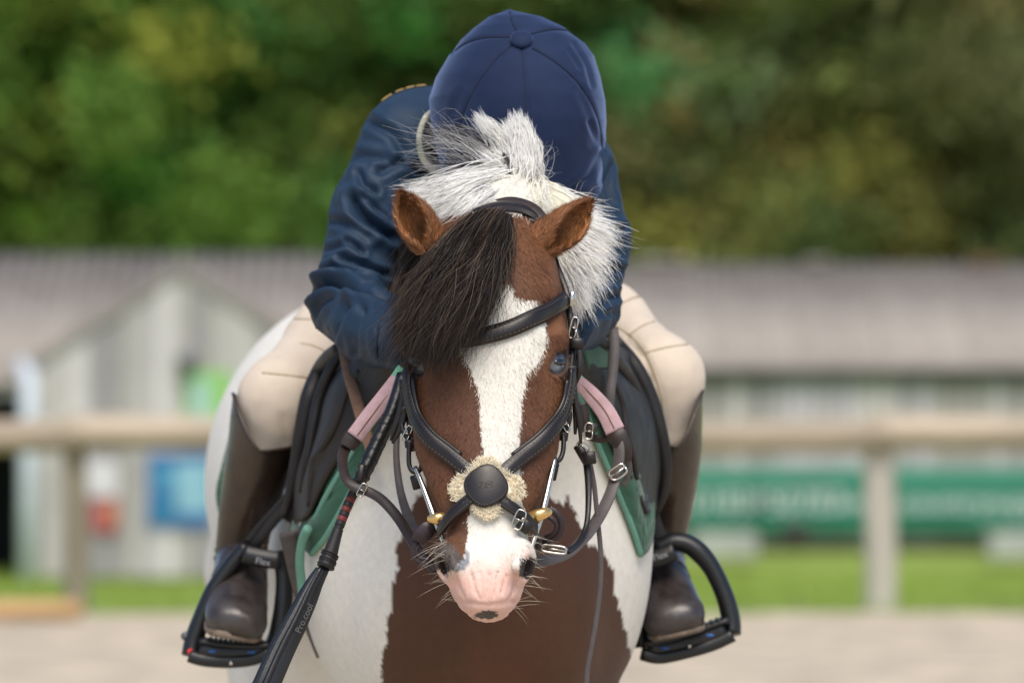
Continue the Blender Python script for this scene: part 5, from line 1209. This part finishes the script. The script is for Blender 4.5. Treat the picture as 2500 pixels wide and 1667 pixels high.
LP = lay([[(998, 905, .5), (960, 890, .6), (920, 880, .7)], [(952, 1000, .5), (905, 985, .6), (855, 975, .7)], [(908, 1095, .5), (855, 1075, .6), (800, 1065, .7)], [(858, 1195, .55), (805, 1175, .62), (752, 1170, .72)], [(800, 1300, .6), (765, 1275, .65), (722, 1262, .72)], [(760, 1352, .62), (735, 1325, .66), (705, 1305, .7)]], .014)
RP = lay([[(1392, 900, .5), (1425, 870, .6), (1470, 850, .7)], [(1425, 985, .5), (1465, 965, .6), (1510, 950, .7)], [(1460, 1080, .5), (1510, 1060, .6), (1555, 1040, .72)], [(1502, 1180, .55), (1548, 1165, .62), (1585, 1150, .72)], [(1545, 1290, .6), (1570, 1280, .65), (1592, 1262, .72)], [(1565, 1356, .62), (1576, 1345, .66), (1586, 1325, .7)]], .014)
for g in (LP, RP):
    obj('side_panel', *quilt(g, .008, 60, 40), M_pad, padt)
    obj('edge_binding', *tube(cr(g[:, 0], 40), .0042, 8), M_pip, padt)
rear = lay([[(566, 1060, 1.0), (600, 1050, .96), (650, 1050, .92)], [(545, 1140, 1.0), (600, 1140, .96), (650, 1140, .92)], [(532, 1200, 1.0), (590, 1210, .96), (650, 1210, .92)], [(540, 1262, 1.0), (590, 1270, .96), (640, 1275, .92)]], .012)
obj('rear_corner', *quilt(rear, .008, 40, 30), M_pad, padt)
wf = lay([[(1418, 850, .40), (1455, 845, .41), (1494, 842, .42)], [(1424, 875, .40), (1460, 872, .41), (1496, 868, .42)], [(1430, 900, .40), (1464, 898, .41), (1498, 896, .42)]], .04)
obj('withers_flap', *sheet(wf, .008, 14, 14), M_pad, padt)
obj('piping', *tube(lay([[(905, 1035, .5), (878, 1070, .5), (850, 1120, .5), (800, 1205, .5), (772, 1262, .52), (752, 1290, .55)]], .024)[0], .0042, 8, 36), M_pip, padt)
rope = obj('girth_cord', *tube(PX([(752, 1288, .44), (738, 1320, .46), (732, 1370, .48), (737, 1430, .5), (742, 1490, .5)]), .0062, 8, 30), M_pip, padt)
saddle = thing('saddle', 'black leather saddle with padded knee rolls beneath the rider', 'saddle', P(1180, 1280, .75))
LF = lay([[(992, 865, .50), (935, 858, .55), (880, 850, .60), (822, 850, .70)], [(930, 955, .46), (872, 955, .52), (815, 950, .60), (760, 945, .73)], [(868, 1058, .52), (825, 1060, .58), (785, 1060, .64), (738, 1060, .73)], [(803, 1158, .55), (775, 1162, .6), (745, 1170, .66), (712, 1170, .73)], [(758, 1255, .6), (738, 1270, .64), (718, 1278, .68), (698, 1268, .73)]], .036)
RF = lay([[(1400, 880, .48), (1430, 850, .52), (1470, 815, .66)], [(1432, 955, .45), (1485, 920, .5), (1545, 880, .66)], [(1480, 1055, .45), (1540, 1025, .5), (1600, 990, .66)], [(1530, 1155, .5), (1580, 1135, .54), (1624, 1110, .68)], [(1578, 1255, .6), (1602, 1238, .66), (1620, 1205, .73)]], .036)
for g, m_ in ((LF, M_sadb), (RF, M_sad)):
    obj('flap', *sheet(g, .006, 36, 24), m_, saddle)
def roll(rows, r, mtl=M_sad, name='knee_roll', off=.05, flat=1.): obj(name, *tube(lay([rows], off)[0], r, 14, 34, flat=flat), mtl, saddle)
roll([(828, 848, .66), (788, 900, .64), (757, 965, .62), (738, 1050, .62), (722, 1140, .63), (706, 1215, .64), (692, 1262, .65)], [.008, .0125, .0135, .0125, .011, .009, .005])
roll([(842, 850, .64), (806, 905, .62), (780, 970, .6), (762, 1050, .6), (748, 1130, .62), (735, 1200, .63)], [.006, .008, .008, .007, .006, .004])
roll([(880, 905, .56), (850, 950, .55), (835, 990, .55), (815, 1045, .56), (790, 1090, .57), (768, 1125, .58), (760, 1170, .6), (752, 1235, .62)], [.004, .006, .007, .006, .005, .007, .005, .003], M_sadb, 'block_edge', .046)
roll([(1448, 796, .66), (1500, 838, .64), (1550, 895, .62), (1588, 970, .62), (1614, 1060, .62), (1626, 1140, .63), (1618, 1210, .64), (1594, 1262, .65)], [.008, .0125, .013, .0125, .0115, .0105, .009, .005])
roll([(1440, 812, .64), (1488, 860, .62), (1530, 915, .6), (1564, 985, .6), (1590, 1065, .6), (1604, 1140, .62), (1600, 1200, .63)], [.006, .009, .0095, .009, .008, .007, .004])
roll([(1498, 930, .56), (1520, 990, .55), (1530, 1060, .55), (1545, 1110, .56), (1556, 1170, .58)], [.004, .005, .005, .004, .003], M_sadb, 'block_edge', .046)
# seat and pommel under the rider
st = np.array([[*P(1195, 860, .56), .05, .05, .035], [-.07, .72, 1.12, .09, .08, .04], [-.10, .95, 1.09, .13, .12, .045], [-.13, 1.15, 1.14, .12, .06, .05]])
rg = []
a_ = np.linspace(0, 2*np.pi, 28, endpoint=False)
for row in cr(st, 22): rg.append(row[:3]+np.stack([np.cos(a_)*row[3], 0*a_, np.sin(a_)*row[5]], 1))
obj('seat', *loft(rg), M_sad, saddle)
L2 = lambda n, pts, w, mtl, m=24, nrm=(0, -1, 0), th=.0035: obj(n, *strap(PX(pts), np.array(nrm, float), w, th, m), mtl, saddle)
L2('grab_strap', [(1496, 800, .40), (1500, 850, .39), (1496, 910, .38), (1490, 960, .37), (1486, 1035, .37)], np.array([.014, .0135, .0125, .0125, .012]), M_gry)
L2('stirrup_leather', [(745, 1180, .66), (715, 1220, .665), (665, 1275, .675), (632, 1320, .68), (612, 1352, .69)], .014, M_sad)
L2('stirrup_leather', [(718, 1190, .68), (690, 1225, .685), (640, 1280, .695), (604, 1325, .70)], .012, M_sad)
L2('stirrup_leather', [(1586, 1240, .70), (1598, 1290, .70), (1612, 1330, .70), (1618, 1348, .70)], np.array([.020, .024, .027, .028]), M_sad)
L2('girth', [(712, 1296, .52), (725, 1350, .54), (740, 1420, .57), (758, 1500, .6), (790, 1600, .62)], np.array([.035, .034, .028, .02]), M_gry)
L2('girth', [(728, 1300, .51), (738, 1360, .53), (752, 1440, .56), (770, 1510, .58)], .010, M_sad)
# tan strap lying over the saddle on the left
tan = obj('strap', *strap(lay([[(838, 850, .56), (850, 910, .5), (868, 970, .45), (888, 1040, .40), (902, 1085, .36), (910, 1112, .35)]], .06)[0], np.array([0, -1., 0]), np.array([.0135, .014, .015, .0145]), .003, 30), M_tan)
tag(tan, 'pale tan leather strap crossing the black saddle flap beside the whip', 'strap')
# ---------------------------------------------------------------- stirrups
M_blk = mat('black_stirrup_plastic', (.008, .009, .010), .42, var=.2, vscale=40, bump=.08, bscale=500)
M_blu = mat('blue_stirrup_cushion', (.03, .13, .42), .5)
M_red = mat('red_stirrup_pin', (.75, .03, .03), .35)
M_lblk = mat('worn_black_stirrup_edge', (.09, .10, .11), .4)
M_letter = mat('white_print', (.3, .31, .33), .6)
def text_mesh(name, body, size, M4, mtl, parent, ext=.0003, align='CENTER'):
    cu = bpy.data.curves.new(name, 'FONT'); cu.body = body; cu.size = size; cu.extrude = ext; cu.align_x = align; cu.align_y = 'CENTER'
    o = bpy.data.objects.new(name+'_tmp', cu); COL.objects.link(o); dg = bpy.context.evaluated_depsgraph_get(); dg.update()
    me = bpy.data.meshes.new_from_object(o.evaluated_get(dg)); bpy.data.objects.remove(o)
    n = len(me.vertices); co = np.empty(n*3); me.vertices.foreach_get('co', co); co = co.reshape(-1, 3); F = [tuple(p.vertices) for p in me.polygons]
    co = co@np.array(M4)[:3, :3].T+np.array(M4)[:3, 3]; bpy.data.meshes.remove(me)
    return obj(name, co, F, mtl, parent, smooth=False)
def basis(right, up, c):
    r = norm(np.array(right, float)); u = norm(np.array(up, float)-r*np.dot(up, r)); n = np.cross(r, u); M = np.eye(4); M[:3, 0], M[:3, 1], M[:3, 2], M[:3, 3] = r, u, n, c; return M
def stirrup(arms, base, tread, top, Yt, label, txt, txa, dots):
    s = thing('stirrup', label, 'stirrup', base_pt := P(*base[1]), 'stirrups under the rider')
    for pts, r in arms: obj('arm', *tube(PX(pts), np.array(r)*1.38, 12, 34, flat=1.25, up=np.array([0, -1., 0.])), M_blk, s)
    b = PX(base); obj('base_plate', *strap(b, np.array([0, 0, 1.]), .062, .017, 24), M_blk, s)
    tr = PX(tread); t_ = obj('tread', *strap(tr, np.array([0, 0, 1.]), .066, .008, 16), M_blk, s)
    q = cr(tr, 15)
    for i in range(2, 13):
        for dy in (-.030, -.012, .010): obj('grip_tooth', *cbox(q[i]+np.array([-.0016, dy-.004, .003]), q[i]+np.array([.0016, dy+.004, .0066])), M_blk, t_)
    qb = .5*(cr(tr, 5)+cr(b, 5))
    obj('spring_block', *strap(.5*(cr(tr, 16)+cr(b, 16))[1:-1], np.array([0, 0, 1.]), .056, .024), M_blk, s)
    for i in (1, 3): obj('cushion', *ellipsoid(qb[i]+np.array([0, -.0015, .001]), (.017, .029, .0056), 18, 8), M_blu, s)
    tp = PX(top); obj('leather_slot', *strap(tp, np.array([0, -1., .15]), .024, .018, 10), M_blk, s)
    rt = norm(tp[-1]-tp[0]); text_mesh('lettering', txt, .0125, basis(rt, (0, 0, 1), P(*txa)), M_letter, s)
    for (u, v, Y, r, m_) in dots: obj('pin', *ellipsoid(P(u, v, Y), (r, r, r), 12, 8), m_, s)
    return s
stirrup([([(602, 1332, .69), (560, 1385, .69), (522, 1440, .688), (496, 1500, .686), (474, 1560, .684), (466, 1600, .68)], [.0075, .0085, .0085, .009, .0095, .0095]), ([(676, 1345, .69), (692, 1400, .69), (692, 1470, .688), (680, 1535, .686), (664, 1578, .684)], [.007, .008, .009, .009, .008])],
        [(464, 1598, .68), (500, 1608, .68), (560, 1612, .68), (620, 1606, .68), (662, 1588, .68)], [(490, 1562, .68), (550, 1570, .68), (610, 1574, .68), (662, 1572, .68)], [(596, 1352, .672), (640, 1362, .668), (684, 1368, .668)], .68,
        'black plastic stirrup with a red pin, under the boot left of the whip', 'Flex', (642, 1371, .655), [(465, 1590, .664, .0044, M_red), (452, 1552, .68, .006, M_lblk), (564, 1618, .643, .003, M_ste)])
stirrup([([(1604, 1338, .69), (1645, 1322, .69), (1690, 1334, .69), (1734, 1380, .688), (1768, 1450, .686), (1784, 1510, .684), (1786, 1548, .68)], [.0085, .0095, .010, .009, .009, .0095, .0095]), ([(1580, 1372, .69), (1568, 1440, .69), (1562, 1520, .688), (1566, 1580, .686)], [.007, .008, .009, .008])],
        [(1566, 1594, .68), (1610, 1602, .68), (1680, 1588, .68), (1740, 1570, .68), (1788, 1548, .68)], [(1570, 1570, .68), (1640, 1556, .68), (1720, 1530, .68), (1778, 1510, .68)], [(1572, 1372, .672), (1608, 1362, .668), (1648, 1346, .668)], .68,
        'black plastic stirrup with a wide curved outer arm, under the boot right of the pony', 'Flex', (1612, 1357, .655), [(1683, 1576, .643, .003, M_ste)])
# ---------------------------------------------------------------- riding whip
whip = thing('riding_crop', 'black riding crop with red banded shaft hanging beside the pony shoulder', 'riding crop', P(640, 1700, .10))
wl = lambda u, v: P(u, v, float(np.interp(v, [900, 1200, 1700], [.20, .135, .06])))
wline = [(985, 915), (960, 1000), (925, 1075), (890, 1150), (868, 1192), (846, 1240), (826, 1290), (808, 1345), (794, 1385)]
def wt(name, pts, r, mtl, m=14, n=14, flat=None): return obj(name, *tube(np.array([wl(*p) for p in pts]), r, n, m, flat=flat), mtl, whip)
M_grip = mat('black_rubber_grip', (.008, .010, .012), .34, var=.3, vscale=40, bump=.4, bscale=180)
wt('handle', wline[:5], [.0088, .0098, .0100, .0100, .0080], M_grip, 24)
for k in range(9): 
    a0 = np.array(cr(wline[1:5], 30)[3+k*3]); wt('grip_ridge', [a0-np.array([1, -2.2]), a0+np.array([1, -2.2])], .0107 if k % 2 else .0104, M_grip, 3)
M_rw = mat('red_tape', (.17, .022, .022), .6); M_kw = mat('black_tape', (.011, .010, .011), .6)
wt('shaft', wline[2:], [.0055, .0055, .0058, .006], M_kw, 40)
sh = cr(wline[4:7], 18)
for k in range(8): wt('shaft_band', [sh[2*k], sh[min(2*k+2, 17)]], .0062+.0002*(k % 2), (M_rw, M_kw)[k % 2], 4)
wt('shaft_sleeve', wline[6:], [.0066, .0075, .0088, .0105, .011], M_kw, 14)
for k in range(5): 
    a0 = cr(wline[6:], 20)[12+int(k*1.5)]; wt('binding', [a0-np.array([.5, -1.1]), a0+np.array([.5, -1.1])], .0118, M_kw, 3)
M_flp = mat('slapper_leather', (.010, .011, .013), .34, var=.2, vscale=30, bump=.1, bscale=300)
fl1 = [wl(794, 1382), wl(770, 1425), wl(735, 1500), wl(690, 1590), wl(650, 1680), wl(620, 1740)]
obj('slapper', *strap(np.array(fl1), np.array([.25, -1., .05]), np.array([.013, .022, .027, .029, .030, .030]), .006, 30), M_flp, whip)
obj('slapper', *strap(np.array(fl1)+np.array([-.006, .006, -.004]), np.array([-.25, -1., .05]), np.array([.013, .023, .028, .030, .031, .031]), .005, 30), M_flp, whip)
obj('slapper_fold', *tube(np.array(fl1)+np.array([-.004, -.003, 0]), [.003, .004, .0045, .0045, .0045], 8, 24), M_flp, whip)
dv = wl(770, 1425)-wl(650, 1680); c_ = wl(738, 1508)+np.array([.003, -.0085, 0])
M_emb = mat('grey_foil_print', (.06, .06, .065), .5)
text_mesh('lettering', 'Pro.cool', .0115, basis(dv, np.cross(np.array([0, -1, 0]), dv), c_), M_emb, whip)
zc = P(0, 1226, YR-.14)[2]
text_mesh('lettering', '01835', .36, basis((1, 0, 0), (0, 0, 1), (P(1682, 0, YR-.14)[0], YR-.14, zc)), M_bt, banner, .002, 'LEFT')
text_mesh('lettering', '850787', .36, basis((1, 0, 0), (0, 0, 1), (P(1832, 0, YR-.14)[0], YR-.14, zc)), M_bt, banner, .002, 'LEFT')
text_mesh('lettering', 'www.countrysupplies.co.uk', .325, basis((1, 0, 0), (0, 0, 1), (P(2035, 0, YR-.14)[0], YR-.14, zc)), M_bt, banner, .002, 'LEFT')
# things standing at the foot of the barn
def bucket():
    c = P(1943, 1335, 47.5); c[2] = P(0, 1335, 47.5)[2]
    t = thing('feed_bucket', 'dark round bucket standing on the grass below the green banner', 'bucket', c)
    a = np.linspace(0, 2*np.pi, 24, endpoint=False); rg = []
    for r, z in ((.09, .0), (.10, .02), (.125, .2), (.135, .24), (.14, .25), (.128, .25), (.115, .2), (.09, .03)): rg.append(c+np.stack([np.cos(a)*r, np.sin(a)*r, 0*a+z], 1))
    obj('tub', *loft(rg), mat('dark_rubber', (.055, .042, .045), .7), t)
    obj('handle', *tube(c+np.array([(-.135, 0, .23), (-.10, -.05, .30), (0, -.07, .33), (.10, -.05, .30), (.135, 0, .23)]), .006, 6, 16), M_ste, t)
bucket()
M_cc = mat('pale_concrete', (.40, .42, .38), .9, var=.2, vscale=5)
for u0, u1, v0, v1, Y, lb in ((1690, 1850, 1302, 1340, 46.5, 'pale concrete slab on the grass left of the dark bucket'), (2415, 2560, 1300, 1342, 46.5, 'pale concrete slab on the grass at the far right edge')):
    a, b = P(u0, v1, Y), P(u1, v0, Y); tag(obj('concrete_slab', *cbox((a[0], Y, a[2]-.1), (b[0], Y+.5, b[2]), .02), M_cc, smooth=False), lb, 'slab')
# ---------------------------------------------------------------- trees
def tree_mesh(seed, H, Rr, n_cl, dens, tone):
    r = np.random.default_rng(seed); cl = []
    while len(cl) < n_cl:
        p = r.uniform(-1, 1, 3); d = np.linalg.norm(p)
        if d < 1 and d > .35: cl.append(p)
    cl = np.array(cl)*np.array([Rr, Rr, H*.5])+np.array([0, 0, H*.52]); cl[:, :2] *= (1-.25*(cl[:, 2]/H)**2)[:, None]
    big = 1+.35*np.sin(cl[:, 0]*1.7+seed)*np.cos(cl[:, 2]*1.3+seed); cl[:, :2] *= big[:, None]
    cs_ = r.uniform(.35, .95, n_cl); pts = []; cols = []
    for c, s in zip(cl, cs_):
        k = int(dens*s*s); q = c+r.normal(size=(k, 3))*s*np.array([.55, .55, .38]); pts.append(q)
        tn = np.array(tone)*(.6+.9*r.random())*np.array([1+.2*r.normal(), 1, 1+.12*r.normal()]); cols.append(np.tile(tn, (k, 1))*(.8+.4*r.random((k, 1))))
    P_ = np.vstack(pts); Cc = np.clip(np.vstack(cols), .008, .6); n = len(P_)
    t = norm(r.normal(size=(n, 3))+np.array([0, 0, -.3])); b = norm(np.cross(t, r.normal(size=(n, 3)))); L = (.07+.07*r.random(n))[:, None]
    V = np.stack([P_-t*L, P_+b*L*.55, P_+t*L, P_-b*L*.55], 1).reshape(-1, 3); F = np.arange(n*4).reshape(-1, 4)
    me = mesh_data('crown', V, F, False); set_colors(me, np.repeat(Cc, 4, 0)); me.materials.append(M_leaf)
    tr = [tube(np.array([(0, 0, -.3), (.05, .03, H*.2), (-.05, .05, H*.45), (.03, -.03, H*.8)]), [.20, .16, .11, .03], 10, 12)]
    for k in range(9):
        a = r.random()*6.28; z = H*(.25+.5*r.random()); L_ = Rr*(.5+.4*r.random()); tr.append(tube(np.array([(0, 0, z), (math.cos(a)*L_*.5, math.sin(a)*L_*.5, z+.35*L_), (math.cos(a)*L_, math.sin(a)*L_, z+.6*L_)]), [.075, .045, .015], 6, 7))
    V, F = merge(tr); mt = mesh_data('trunk', V, F); mt.materials.append(M_bark); return me, mt
M_leaf = mat('tree_leaf', (.05, .1, .02), .55, var=.1, vscale=3, attr='col', spec=.12); see_through(M_leaf, .5); M_bark = mat('tree_bark', (.075, .058, .042), .9, var=.4, vscale=8, bump=.6, bscale=30, bdist=.02)
tones = [(.21, .33, .065), (.185, .29, .080), (.27, .31, .095), (.29, .40, .075), (.28, .31, .115)]
TM = [tree_mesh(40+i, h, r, 160, 620, tones[i]) for i, (h, r) in enumerate(((9.5, 2.4), (11, 2.7), (8.5, 2.3), (9.0, 2.2), (10.5, 2.9)))]
spots = [(-8.8, 62.5, 3, 'broad bright green tree at the far left behind the shed roof'), (-5.9, 61.5, 0, 'mid green tree behind the shed roof, second from the left'), (-3.3, 63, 3, 'bright leafy tree rising above the peak of the gabled barn'), (-.9, 62, 1, 'dark green tree directly behind the rider'), (1.6, 62.6, 4, 'olive tree just right of the riding helmet'), (4.1, 61.6, 2, 'yellowish olive tree above the middle of the long barn roof'), (6.5, 62.4, 4, 'dull olive tree above the right end of the long barn roof'), (9.2, 62.0, 1, 'dark green tree at the far right edge')]
for k, (x, y, ti, lb) in enumerate(spots):
    t = thing('tree', lb, 'tree', (x, y, -.76), 'trees behind the barns')
    for nm, me in zip(('crown', 'trunk'), TM[ti]):
        o = bpy.data.objects.new(nm, me); link(o, t, (x, y, -.76)); o.rotation_euler.z = k*1.3; s = 1+.08*math.sin(k*2.3); o.scale = (s, s, s)
ORD = ('leftmost', 'second from the left', 'third from the left', 'fourth from the left', 'fourth from the right', 'third from the right', 'second from the right', 'rightmost')
for k in range(8):
    x = -9.8+k*2.75+.6*math.sin(k*3); y = 67.5+1.2*math.cos(k*2)
    t = thing('tree', f'{ORD[k]} tree of the back row seen above and between the nearer trees', 'tree', (x, y, -.76), 'back row of trees behind the barns')
    for nm, me in zip(('crown', 'trunk'), TM[(k+1) % 5]):
        o = bpy.data.objects.new(nm, me); link(o, t, (x, y, -.76)); o.rotation_euler.z = k*2.1; o.scale = (1.2, 1.15, 1.2)
